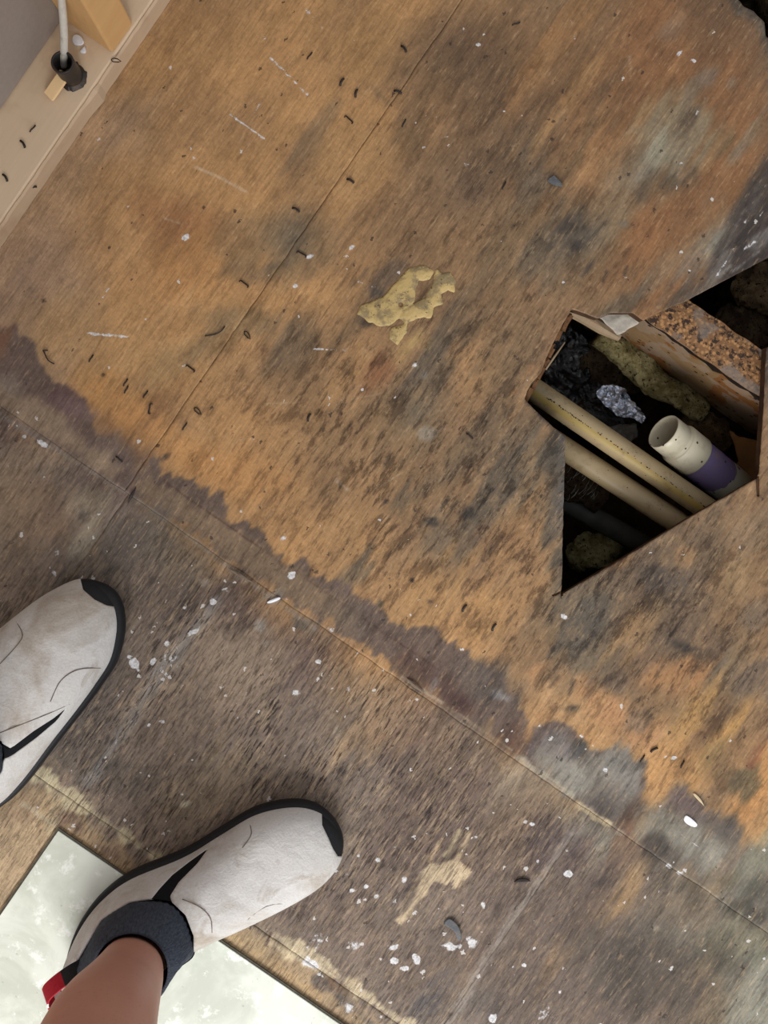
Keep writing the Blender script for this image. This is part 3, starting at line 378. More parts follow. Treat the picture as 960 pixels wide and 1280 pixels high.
 ('E', (886, 125, 5, 2, 20), (180, 168, 154), .7, 2, 2), ('E', (914, 104, 8, 10, 30), (140, 122, 108), .5, 5, 6), ('E', (890, 100, 8, 12, 20), (124, 104, 92), .5, 5, 6), ('E', (852, 204, 4, 1.6, 0), (196, 190, 180), .8, 1.4, 1), ('E', (780, 280, 7, 5, 30), (112, 100, 88), .7, 3, 3), ('E', (784, 347, 5, 2.6, 0), (168, 160, 146), .7, 2, 2), ('E', (826, 353, 2, 5, 30), (170, 164, 160), .7, 1.6, 1.5), ('E', (862, 330, 20, 12, -45), (128, 108, 94), .5, 8, 12), ('E', (704, 353, 3.4, 2.4, 0), (160, 154, 146), .7, 1.6, 1.4),
 ('E', (706, 771, 4, 3.4, 0), (204, 204, 200), .85, 1.6, 1.4), ('E', (353, 672, 5, 5, 0), (172, 166, 150), .6, 3, 4), ('E', (365, 718, 5, 6, 10), (176, 182, 190), .7, 2.4, 3), ('E', (333, 745, 12, 8, 0), (138, 132, 124), .55, 5, 7), ('E', (327, 783, 11, 11, 0), (146, 140, 132), .75, 4, 7), ('E', (332, 804, 5, 4, 0), (136, 130, 124), .6, 3, 3),
 ('E', (280, 737, 5, 3.6, 0), (188, 180, 176), .85, 2, 2.4), ('E', (254, 728, 9, 4, 20), (150, 138, 132), .6, 3, 4), ('E', (267, 752, 5, 4.4, 20), (198, 196, 196), .95, 1.6, 1.8), ('E', (242, 790, 7, 4, -50), (186, 184, 186), .85, 2.4, 4), ('E', (208, 805, 5, 7, 20), (184, 182, 182), .85, 2, 3), ('E', (168, 829, 6, 9, -25), (198, 200, 206), .95, 2, 3.4), ('E', (162, 821, 4, 3.4, 0), (196, 196, 200), .9, 1.6, 2), ('E', (192, 827, 5, 6, 20), (168, 166, 168), .8, 2, 3), ('E', (226, 743, 5, 2.4, 0), (160, 152, 146), .7, 2, 2),
 ('S', ([(260, 757), (236, 796), (200, 840), (176, 880), (140, 935), (124, 960)], 7), (160, 156, 154), .5, 4, 3.4), ('S', ([(268, 752), (236, 796), (200, 842), (176, 880), (150, 920), (112, 976)], 11), (139, 134, 130), .62, 6, 5), ('E', (216, 820, 8, 14, 34), (164, 160, 158), .5, 4, 6), ('E', (186, 906, 3.4, 2.4, 0), (206, 208, 210), .9, 1.4, 1), ('E', (203, 902, 7, 3, 10), (168, 166, 168), .6, 3, 3), ('E', (398, 827, 3.4, 2.4, 0), (200, 198, 196), .9, 1.6, 1.6), ('E', (370, 865, 5, 4, 0), (180, 180, 182), .7, 2.4, 3), ('E', (378, 882, 4, 2, 10), (188, 190, 192), .8, 1.6, 1.6), ('E', (308, 866, 4, 6, 30), (160, 162, 166), .6, 2.6, 3), ('E', (446, 817, 2.6, 2, 0), (196, 196, 190), .8, 1.2, 1),
 ('E', (414, 788, 5, 3, 20), (176, 172, 166), .6, 2, 2), ('E', (228, 993, 3, 3, 0), (196, 184, 160), .8, 1.4, 1), ('E', (231, 1005, 6, 3.4, -20), (200, 188, 158), .9, 1.6, 1.6), ('E', (176, 966, 3, 2, 0), (200, 196, 190), .8, 1.2, 1), ('E', (304, 942, 2, 2, 0), (206, 204, 200), .8, 1, .6), ('E', (420, 912, 4, 8, 20), (168, 150, 132), .6, 3, 4), ('E', (384, 930, 8, 6, 0), (150, 132, 120), .5, 4, 5),
 ('E', (542, 855, 4, 14, 20), (146, 136, 132), .6, 3, 3), ('E', (630, 872, 9, 6, 20), (140, 138, 138), .7, 3, 5), ('E', (578, 812, 3, 2, 0), (190, 190, 186), .8, 1.2, 1), ('E', (435, 860, 5, 4, 30), (160, 158, 156), .5, 3, 3), ('E', (413, 788, 6, 3, 20), (168, 164, 160), .6, 2, 2), ('E', (447, 816, 3, 2, 0), (196, 196, 192), .8, 1.2, 1),
 ('E', (493, 1201, 6, 5, 0), (222, 224, 228), .97, 1.6, 1.8), ('E', (520, 1199, 4, 7, -25), (206, 206, 208), .9, 1.8, 2.4), ('E', (506, 1211, 4.4, 3, 0), (212, 212, 214), .9, 1.6, 1.6), ('E', (492, 1184, 7, 5, 0), (176, 172, 172), .7, 3, 4), ('E', (442, 1180, 11, 10, 0), (164, 166, 172), .65, 5, 6), ('E', (563, 1183, 14, 5, 10), (198, 194, 190), .9, 2.4, 4), ('E', (586, 1174, 7, 8, -20), (178, 170, 166), .65, 3.6, 5), ('E', (476, 1199, 2, 2, 0), (206, 206, 206), .9, 1, 1),
 ('E', (505, 1098, 4, 5, 0), (184, 180, 176), .75, 2, 2.4), ('E', (440, 1113, 4, 3, 0), (196, 198, 202), .8, 1.6, 2), ('E', (458, 1108, 3, 2.6, 0), (200, 200, 202), .85, 1.4, 1.2), ('E', (470, 1121, 4, 5, 10), (176, 176, 180), .7, 2.4, 3), ('E', (448, 1070, 2.4, 2, 0), (196, 198, 202), .8, 1.2, 1), ('E', (472, 1075, 4, 3, 30), (180, 178, 178), .7, 2, 2.4), ('E', (485, 1080, 4, 3, 0), (170, 166, 164), .6, 2, 2.4), ('E', (491, 1127, 4, 4, 0), (176, 174, 172), .7, 2.4, 3), ('E', (595, 1047, 4, 4, 0), (176, 172, 166), .6, 2, 2), ('E', (434, 1093, 6, 4, 0), (166, 162, 160), .5, 3, 4), ('E', (492, 1060, 3, 2, 0), (180, 170, 150), .7, 1.4, 1),
 ('E', (674, 1068, 5, 5, 0), (176, 170, 166), .7, 3, 4), ('E', (665, 1030, 3, 2, 0), (200, 200, 196), .8, 1.2, 1), ('E', (672, 1076, 2.6, 2, 0), (208, 206, 204), .85, 1.2, 1), ('E', (709, 1063, 2, 2, 0), (220, 220, 222), .95, 1, .6), ('E', (711, 1092, 6, 4, 20), (196, 190, 188), .85, 2, 2.6), ('E', (603, 1131, 3, 4, 0), (190, 188, 188), .75, 1.8, 2), ('E', (630, 1064, 4, 3, 40), (176, 170, 160), .5, 2, 2), ('E', (615, 1273, 6, 5, 30), (190, 190, 194), .8, 2.4, 3), ('E', (680, 1266, 10, 9, 0), (154, 148, 140), .65, 4, 6), ('E', (655, 1207, 3, 2.4, 0), (200, 200, 200), .85, 1.2, 1), ('E', (641, 1208, 2, 2, 0), (200, 200, 200), .8, 1, 1), ('E', (700, 1240, 4, 5, 0), (166, 164, 160), .6, 2, 3), ('E', (775, 1270, 4, 3, 0), (160, 152, 144), .6, 2, 2), ('E', (820, 1160, 4, 2.6, 0), (150, 140, 124), .6, 2, 2),
 ('E', (676, 907, 4, 3, 0), (170, 166, 164), .6, 2, 2), ('E', (727, 920, 3, 3, 0), (206, 200, 192), .9, 1.4, 1.2), ('E', (757, 963, 3, 3, 0), (196, 196, 194), .8, 1.4, 1.2), ('E', (843, 947, 4, 2.6, 10), (196, 188, 174), .8, 1.6, 1.6), ('E', (68, 716, 3, 4, 0), (188, 186, 186), .8, 1.4, 1.4), ('E', (115, 700, 3, 2, 0), (170, 164, 154), .6, 1.4, 1), ('E', (30, 545, 5, 3, 20), (180, 176, 176), .6, 2, 3),
 # old filler and splinters along the long joint
 ('S', ([(-20, 505), (40, 545), (100, 580), (160, 617), (230, 666), (282, 706)], 1.8), (160, 150, 140), .35, 1.6, 1.4), ('S', ([(-20, 505), (40, 545), (100, 580), (160, 617), (230, 666), (282, 706)], 4), (139, 128, 116), .6, 2, 2), ('S', ([(0, 518), (50, 548), (75, 565)], 8), (130, 112, 104), .6, 4, 4), ('E', (50, 552, 9, 3, 35), (196, 190, 182), .8, 2, 3), ('S', ([(282, 706), (330, 740), (400, 790)], 4), (140, 130, 122), .45, 3, 3),
 ('S', ([(262, 692), (278, 702)], 3), (110, 90, 76), .8, 1.4, 1), ('S', ([(290, 712), (318, 732)], 8), (150, 138, 128), .5, 4, 4), ('S', ([(648, 946), (680, 968), (716, 994)], 6), (166, 156, 136), .75, 2.4, 4), ('S', ([(560, 884), (610, 918), (640, 938)], 2), (160, 138, 116), .6, 1.2, 1), ('S', ([(724, 1006), (746, 1022), (762, 1030)], 6), (190, 166, 130), .85, 2, 4), ('E', (774, 1040, 5, 5, 0), (168, 152, 132), .7, 2.4, 3),
 ('S', ([(820, 1070), (850, 1092)], 7), (170, 166, 148), .75, 3, 4), ('S', ([(860, 1096), (900, 1124)], 2), (150, 134, 112), .5, 1.2, 1), ('S', ([(500, 846), (520, 858), (552, 878)], 3), (176, 158, 138), .75, 1.6, 1.6), ('S', ([(505, 852), (530, 870)], 3), (56, 48, 40), .85, 1.6, 1.4),
 ('S', ([(128, 665), (108, 690), (86, 722)], 5), (110, 92, 76), .5, 3, 3), ('S', ([(176, 730), (166, 744)], 2), (150, 140, 130), .6, 1, 1), ('S', ([(700, 928), (760, 974), (800, 1000)], 1.4), (160, 154, 144), .5, 1, .8), ('S', ([(832, 1028), (880, 1064)], 1.4), (170, 166, 158), .6, 1, .8),
]
ell_noise = {}
def paint(x, y, U, V, jagn, iso):
    col = base_colour(x + 26 * jagn['wx'], y + 26 * jagn['wy']); white = np.zeros(len(x))
    for kind, g, c, a, fe, jg in STAINS:
        if kind == 'P': bb = (min(p[0] for p in g), max(p[0] for p in g), min(p[1] for p in g), max(p[1] for p in g))
        elif kind == 'E': r = max(g[2], g[3]); bb = (g[0] - r, g[0] + r, g[1] - r, g[1] + r)
        else: P = g[0]; bb = (min(p[0] for p in P), max(p[0] for p in P), min(p[1] for p in P), max(p[1] for p in P)); bb = (bb[0] - g[1], bb[1] + g[1], bb[2] - g[1], bb[3] + g[1])
        mg = fe + jg * 2
        m = np.nonzero((x > bb[0] - mg) & (x < bb[1] + mg) & (y > bb[2] - mg) & (y < bb[3] + mg))[0]
        if len(m) == 0: continue
        X = x[m]; Y = y[m]
        if kind == 'P': d = sdf(X, Y, g)
        elif kind == 'E':
            t = math.radians(g[4]) if g[4] != 34 else math.radians(34.6)
            dx = X - g[0]; dy = Y - g[1]; p = (dx * math.cos(t) + dy * math.sin(t)) / g[2]; q = (-dx * math.sin(t) + dy * math.cos(t)) / g[3]
            d = (np.sqrt(p * p + q * q) - 1) * min(g[2], g[3])
        else:
            d = np.full(len(m), 1e9); P = g[0]
            for i in range(len(P) - 1):
                ax, ay = P[i]; bx, by = P[i + 1]; ex, ey = bx - ax, by - ay
                t = np.clip(((X - ax) * ex + (Y - ay) * ey) / (ex * ex + ey * ey), 0, 1); d = np.minimum(d, np.hypot(X - ax - ex * t, Y - ay - ey * t))
            d -= g[1] / 2
        j = jagn['g'][m] if jg > 4 else iso[m]
        d = d + jg * j * (2.0 if jg > 4 else 1.3)
        if min(c) >= 140 and max(c) - min(c) < 40 and not (kind == 'S' and g[1] > 9):
            fw = max(fe * 1.4, 2.6); s = np.clip(.5 - d / (2 * fw), 0, 1) * (.35 + .65 * a) * (.62 + .38 * min(1, (sum(c) / 3 - 140) / 55)) * (1.12 if kind == 'S' and g[1] < 5 else 1) * (.8 if kind == 'E' and max(g[2], g[3]) > 11 else 1); white[m] = np.maximum(white[m], s); continue
        s = np.clip(.5 - d / (2 * fe), 0, 1); s = s * s * (3 - 2 * s) * a
        col[m] = col[m] * (1 - s[:, None]) + np.array(c, float) * s[:, None]
    return col, white

def wear(x, y, U, V):
    W = np.zeros((len(x), 3))
    def g(cx, cy, rx, ry): return np.exp(-(((x - cx) / rx) ** 2 + ((y - cy) / ry) ** 2))
    up = 1 / (1 + np.exp(-(V + .118) * 260)); low = 1 - up
    W[:, 0] = up * np.clip(.16 + .62 * g(560, 620, 250, 200) + .62 * g(840, 780, 220, 180) + .35 * g(640, 300, 160, 220) + .3 * g(400, 480, 130, 120) + .2 * g(860, 960, 120, 90), 0, .95) + low * .34
    W[:, 1] = low * np.clip(.55 + .45 * g(250, 880, 240, 180) + .3 * g(500, 1000, 200, 160) - .35 * g(820, 1180, 200, 140) - .4 * g(60, 650, 120, 90), .08, 1) + up * .12
    W[:, 2] = np.clip(.12 + low * .5 + .5 * g(480, 1140, 120, 110) + .4 * g(230, 780, 120, 100) + .35 * g(690, 920, 90, 40) + .3 * g(110, 520, 70, 40) + .35 * g(700, 1130, 140, 140) + .3 * g(900, 330, 60, 60) - .25 * g(820, 1200, 120, 80), .05, 1)
    return W

def build_floor():
    ply = plywood_mat()
    fl_m = plain('plywood_core', (74, 54, 40), .8, .1, .35, 120)
    fl = link('floor', mesh('floor', *slab_with_holes(-.016, -.0013)), None, fl_m); fl['kind'] = 'structure'
    SP = .0017
    du = np.concatenate([np.arange(-.92, -.58, .02), np.arange(-.58, .56, SP), np.arange(.56, 1.0, .02)])
    dv = np.concatenate([np.arange(-1.0, -.60, .02), np.arange(-.60, .60, SP), np.arange(.60, 1.02, .02)])
    Z = dict(a=(-.70, -.2045, -.1178, 1.0), b=(-.2045, .99, -.1178, 1.0), c=(-.70, -.2, -.375, -.1178), d=(-.2, .3075, -.375, -.1178), e=(.3075, .99, -.375, -.1178), f=(-.70, -.083, -1., -.375), g=(-.083, .99, -1., -.375))
    # half widths of the joints round each sheet (left, right, near, far); filled joints have next to none
    GAP = dict(a=(0, .00012, .00006, 0), b=(.00012, 0, .00006, 0), c=(0, .00008, .0001, .00004), d=(.00008, .00001, .0001, .00004), e=(.00001, 0, .0001, .00004), f=(0, .0001, 0, .0001), g=(.0001, 0, 0, .0001))
    out = []
    for k, (u0, u1, v0, v1) in Z.items():
        g0, g1, g2, g3 = GAP[k]
        uu = du[(du > u0 + g0 + SP / 2) & (du < u1 - g1 - SP / 2)]; vv = dv[(dv > v0 + g2 + SP / 2) & (dv < v1 - g3 - SP / 2)]
        uu = np.concatenate([[u0 + g0], uu, [u1 - g1]]); vv = np.concatenate([[v0 + g2], vv, [v1 - g3]])
        nu, nv = len(uu), len(vv); U, Vv = np.meshgrid(uu, vv, indexing='ij'); U = U.ravel(); Vv = Vv.ravel()
        # worn, slightly wandering sheet edges
        e = np.minimum.reduce([U - u0, u1 - U, Vv - v0, v1 - Vv]); wob = np.clip(1 - e / .012, 0, 1)
        dU = .0009 * fbm(U, Vv, 30, 60, 5); Vv = Vv + .0009 * fbm(U, Vv, 60, 30, 9) + wob * .00035 * fbm(U, Vv, 130, 130, int(u0 * 100) % 50 + 60); U = U + dU + wob * .0003 * fbm(U, Vv, 130, 130, int(v0 * 100) % 50 + 90)
        X = U * CU + Vv * SU; Y = -U * SU + Vv * CU
        idx = np.arange(nu * nv).reshape(nu, nv); a = idx[:-1, :-1].ravel(); b = idx[1:, :-1].ravel(); c = idx[1:, 1:].ravel(); d = idx[:-1, 1:].ravel()
        T = np.vstack([np.stack([a, b, c], 1), np.stack([a, c, d], 1)])
        P = np.stack([X, Y, np.zeros_like(X)], 1)
        if k in 'b':
            holes = [HOLE, HOLE2] + KERF
            for hp in holes:
                near = sdf(P[:, 0] * F + 480, 640 - P[:, 1] * F, hp)
                jg = .9 * fbm(w2u(P[:, 0], P[:, 1]), w2v(P[:, 0], P[:, 1]), 160, 160, 33) if hp in (HOLE, HOLE2) else 0
                f = near + jg * (2.2 if hp is HOLE2 else 1)
                P, f, s = cut(P, T, f); T = T[s > 0]
            P, T = compact(P, T)
        X, Y = P[:, 0], P[:, 1]; U = w2u(X, Y); Vv = w2v(X, Y); x = X * F + 480; y = 640 - Y * F
        jn = dict(g=fbm(U, Vv, 95, 17, 11, 4), wx=fbm(U, Vv, 22, 14, 21, 4), wy=fbm(U, Vv, 22, 14, 31, 4)); iso = fbm(U, Vv, 210, 150, 41, 3)
        col, white = paint(x, y, U, Vv, jn, iso); col = lin(np.clip(col, 0, 255)); wr = wear(x, y, U, Vv)
        P[:, 2] += .0004 * fbm(U, Vv, 40, 14, 51, 3) - .0003 * np.clip(1 - np.minimum.reduce([U - u0, u1 - U, Vv - v0, v1 - Vv]) / .003, 0, 1)
        # skirts along every open edge
        E = np.vstack([T[:, [0, 1]], T[:, [1, 2]], T[:, [2, 0]]]); key = np.sort(E, axis=1); key = key[:, 0].astype(np.int64) * len(P) + key[:, 1]
        _, inv, cnt = np.unique(key, return_inverse=True, return_counts=True); Bd = E[cnt[inv] == 1]
        bv, binv = np.unique(Bd, return_inverse=True); binv = binv.reshape(Bd.shape); low = P[bv].copy(); low[:, 2] = -.0012
        i0 = Bd[:, 0]; i1 = Bd[:, 1]; j0 = binv[:, 0] + len(P); j1 = binv[:, 1] + len(P)
        T2 = np.vstack([T, np.stack([i1, i0, j0], 1), np.stack([i1, j0, j1], 1)]); P2 = np.vstack([P, low])
        scol = lin(np.array((58, 42, 32))); dc = np.vstack([col, np.tile(scol, (len(bv), 1))]); dw = np.vstack([wr, np.zeros((len(bv), 3))])
        me = npmesh('plywood_panel', P2, T2)
        for nm, arr in (('stain', dc), ('wear', dw), ('paint', np.repeat(np.concatenate([white, np.zeros(len(bv))])[:, None], 3, axis=1))):
            at_ = me.attributes.new(nm, 'FLOAT_COLOR', 'POINT'); at_.data.foreach_set('color', np.hstack([arr, np.ones((len(arr), 1))]).astype(np.float32).ravel())
        out.append(link('plywood_panel', me, fl, ply))
    return fl

def slab_with_holes(z0, z1):
    outer = [uv2w(-.72, -1.01), uv2w(1.0, -1.01), uv2w(1.0, 1.01), uv2w(-.72, 1.01)]
    def grow(poly, k):               # the core stands back a little from the face veneer
        P = [at(*p) for p in poly]; c = sum(P, Vector()) / len(P); return [p + (p - c).normalized() * k for p in P]
    hs = [[v for v in grow(h, .0012)] for h in (HOLE, HOLE2)]
    loops = [outer] + hs
    tris = tessellate_polygon([[Vector((p.x, p.y, 0)) for p in l] for l in loops])
    flat = [p for l in loops for p in l]; n = len(flat)
    V = [(p.x, p.y, z1) for p in flat] + [(p.x, p.y, z0) for p in flat]
    Fc = []
    for t in tris:
        a, b, c = t; A, B, Cc = flat[a], flat[b], flat[c]
        if (B - A).cross(Cc - A).z < 0: a, b, c = a, c, b
        Fc += [(a, b, c), (a + n, c + n, b + n)]
    s = 0
    for l in loops:
        m = len(l)
        for i in range(m): a = s + i; b = s + (i + 1) % m; Fc.append((a, b, b + n, a + n))
        s += m
    return V, Fc
floor = build_floor()

# ------------------------------------------------------------------ materials for the rest
M_drywall = plain('grey_drywall', (150, 139, 131), .8, .2, .05, 220)
def pine(name, c1, c2, rotz=0):
    M = Mat(name, .65, .25); uv = M.board()
    g = M.noise(M.mapping(uv, (300, 14, 60)), 1, 5, .6); k = M.noise(uv, 22, 4, .6)
    col = M.mix(g, L4(c1), L4(c2)); col = M.mix(M.math('MULTIPLY', M.step(k, .5, .72), .35), col, L4((150, 112, 84)))
    return M.done(col, g, .25, .0005)
M_plate = pine('pale_pine', (204, 178, 148), (216, 192, 162)); M_stud = pine('yellow_pine', (190, 146, 94), (212, 172, 120))
M_black = plain('black_rubber', (24, 25, 28), .65, .3, .2, 300, bump=.3)
M_pipeblk = plain('black_plastic_pipe', (40, 36, 34), .5, .4, .2, 90, dirt=(110, 84, 58), dirtamt=.4, dscale=60)
M_cable = plain('white_cable_jacket', (196, 190, 180), .5, .4, .08, 200, dirt=(140, 128, 112), dirtamt=.6, dscale=80)
M_shim = pine('fresh_pine_shim', (228, 190, 140), (240, 208, 160))
M_plaster = plain('white_plaster', (232, 234, 240), .8, .2, .06, 300)
M_cream = plain('cream_chip', (206, 186, 150), .8, .2, .08, 300)
M_steel = plain('rusty_staple_steel', (46, 38, 36), .55, .5, .3, 900, metal=.35)
M_greychip = plain('grey_flake', (84, 86, 90), .5, .4, .2, 600, dirt=(120, 112, 104), dscale=200)

# ------------------------------------------------------------------ wall behind the floor's top left edge
wall = link('wall_left', mesh('wall_left', *uvbox(-.4925, -.4795, -1.0, 1.0, .028, 2.3)), None, M_drywall); wall['kind'] = 'structure'
ZP = .0255
plate = link('bottom_plate', mesh('bottom_plate', *uvbox(-.49, -.4245, -1., 1., .0006, ZP)), wall, M_plate); bevel(plate, .0012)
# splintered long edge: a thin strip that has split off the plate's front
rows = []
rs = random.Random(3)
pts = np.linspace(-.2, .6, 120); V_, F_ = [], []
for i, v in enumerate(pts):
    q = .0006 + .0018 * (rs.random() ** 2); u0 = -.4240; u1 = u0 + .0022 + .0004 * rs.random()
    if .145 < v < .165: u1 += .0025 * (v - .145) / .02
    for (u, z) in ((u0, .0004), (u1, .0004), (u1 - .0006, ZP - .004 - q), (u0, ZP - .0016 - q)): V_.append(uv2w(u, v, z))
for i in range(len(pts) - 1):
    for k in range(4): F_.append((4 * i + k, 4 * i + (k + 1) % 4, 4 * i + 4 + (k + 1) % 4, 4 * i + 4 + k))
F_ += [(0, 1, 2, 3), tuple(4 * (len(pts) - 1) + k for k in (3, 2, 1, 0))]
sp = link('edge_strip', mesh('edge_strip', V_, F_), wall, pine('darker_pine', (176, 150, 122), (198, 172, 144)))  # pine tone set slightly darker than the plate's
for v0 in (.198, .605, -.209):
    st = link('stud', mesh('stud', *uvbox(-.4790, -.4262, v0, v0 + .032, ZP + .0003, 2.3)), wall, M_stud); bevel(st, .0025, 3)

# vent stub, cable, shim, chips on the plate
base = at(91, 96, ZP); t = empty('pipe_stub', base)
tag(t, 'short black plastic pipe stub standing in the pale bottom plate', 'pipe')
R0 = .0096
def ringpts(c, r, n=32, z=0): return [Vector((c[0] + r * math.cos(2 * math.pi * k / n), c[1] + r * math.sin(2 * math.pi * k / n), z)) for k in range(n)]
v, f = loft([ringpts((0, 0), R0, z=.0), ringpts((0, 0), R0, z=.030), ringpts((0, 0), R0 + .0004, z=.0315), ringpts((0, 0), R0 - .0006, z=.0325), ringpts((0, 0), R0 - .0016, z=.0315), ringpts((0, 0), R0 - .0018, z=.001)])
link('pipe_wall', mesh('pipe_wall', v, f, True), t, M_pipeblk)
v = []; f = []
for k in range(40):              # grimy, broken rim round the drilled hole
    a = 2 * math.pi * k / 40; r = R0 + .0022 + .0022 * rs.random(); v += [(math.cos(a) * (R0 + .0002), math.sin(a) * (R0 + .0002), .0032), (math.cos(a) * r, math.sin(a) * r, .0003)]
f = [(2 * k, 2 * k + 1, (2 * k + 3) % 80, (2 * k + 2) % 80) for k in range(40)]
link('sealant_ring', mesh('sealant_ring', v, f), t, M_pipeblk)
cp = crom([at(79, 82, .035), at(80, 60, .06), at(79.5, 30, .08), at(77, 0, .10), at(73, -40, .13), at(66, -90, .19), at(60, -160, .3)], 8)
tag(link('cable', mesh('cable', *tube(cp, .0034, 14), True), None, M_cable), 'dirty white cable rising out of the black pipe stub', 'cable')
a = at(81, 92, ZP + .013); b = at(61, 121, ZP + .003)
dd = (b - a).normalized(); sd = dd.cross(Vector((0, 0, 1))).normalized()
sh = link('wood_shim', mesh('wood_shim', *box((a + b) / 2, dd * (b - a).length / 2, sd * .0052, dd.cross(sd) * .0016)), None, M_shim)
bevel(sh, .0004); tag(sh, 'small splinter of fresh pale wood leaning on the black pipe stub', 'wood chip')
def chip(name, x, y, z, outline, th, mat, label, cat, group=None, tilt=0.):
    """a flake: irregular outline in mm, cambered, with real thickness"""
    o_ = crom([Vector((p[0] * .001, p[1] * .001, 0)) for p in outline], 3, True); n = len(o_)
    top = [Vector((p.x * .93, p.y * .93, th + tilt * p.x)) for p in o_]; mid = [Vector((p.x, p.y, th * .6 + tilt * p.x)) for p in o_]; bot = [Vector((p.x, p.y, tilt * p.x)) for p in o_]
    V = bot + mid + top + [Vector((0, 0, th * 1.35))]; Fc = []
    for r in (0, 1):
        for k in range(n): Fc.append((r * n + k, r * n + (k + 1) % n, (r + 1) * n + (k + 1) % n, (r + 1) * n + k))
    for k in range(n): Fc.append((2 * n + k, 2 * n + (k + 1) % n, 3 * n))
    Fc.append(tuple(range(n))[::-1])
    o = link(name, mesh(name, V, Fc), None, mat); o.location = at(x, y, z) + Vector((0, 0, abs(tilt) * .006))
    return tag(o, label, cat, group)
chip('plaster_chip', 98, 51, ZP + .0004, [(-5, 0), (-4, 4), (-1, 5), (3, 3), (5, -1), (3, -4), (-3, -4)], .0018, M_plaster, 'larger white plaster chip on the pale bottom plate near the black pipe stub', 'plaster chip')
chip('plaster_chip', 104, 63, ZP + .0004, [(-2.4, -1), (1.6, 3), (2.4, -2), (-1, -2.6)], .0014, M_plaster, 'smaller white plaster chip on the pale bottom plate beside the larger one', 'plaster chip')
chip('plaster_chip', 863, 1026, .0006, [(-6, 2), (-4, 5), (1, 2), (6, -3), (4, -5.4), (-1, -4), (-5, -1)], .0012, M_plaster, 'flat white plaster chip on the grey haze near the right edge', 'plaster chip')
chip('plaster_chip', 342, 750, .0006, [(-6, -2), (-2, .4), (5, 2.6), (6, 1), (1, -1.6), (-4, -3)], .0016, M_plaster, 'narrow bright white plaster sliver above the toe of the right shoe', 'plaster chip')
chip('wood_curl', 873, 999, .0006, [(-5, 5), (-3, 5), (2, 0), (5, -6), (3, -4), (-2, 1)], .0012, M_cream, 'thin pale curl of wood lying just above the flat white plaster chip', 'wood chip')
chip('paint_flake', 694, 227, .0006, [(-7, 1), (-2, 5), (0, 4), (6, -3), (5, -5), (-2, -3)], .0012, M_greychip, 'blue grey flake on the orange plywood above the sawn opening', 'flake', tilt=.12)
chip('metal_flake', 567, 1160, .0006, [(-9, 4), (-5, 9), (0, 7), (5, 1), (7, -8), (4, -10), (1, -3), (-4, 1)], .0018, M_greychip, 'curved dark grey flake beside white paint splashes on the lower boards', 'flake', tilt=.15)
chip('bark_sliver', 652, 1101, .0006, [(-7, -1), (-3, 1.8), (3, 2.2), (8, 0), (4, -.6), (-2, -.8)], .0015, M_steel, 'black sliver beside the patched joint of the lower boards', 'sliver')

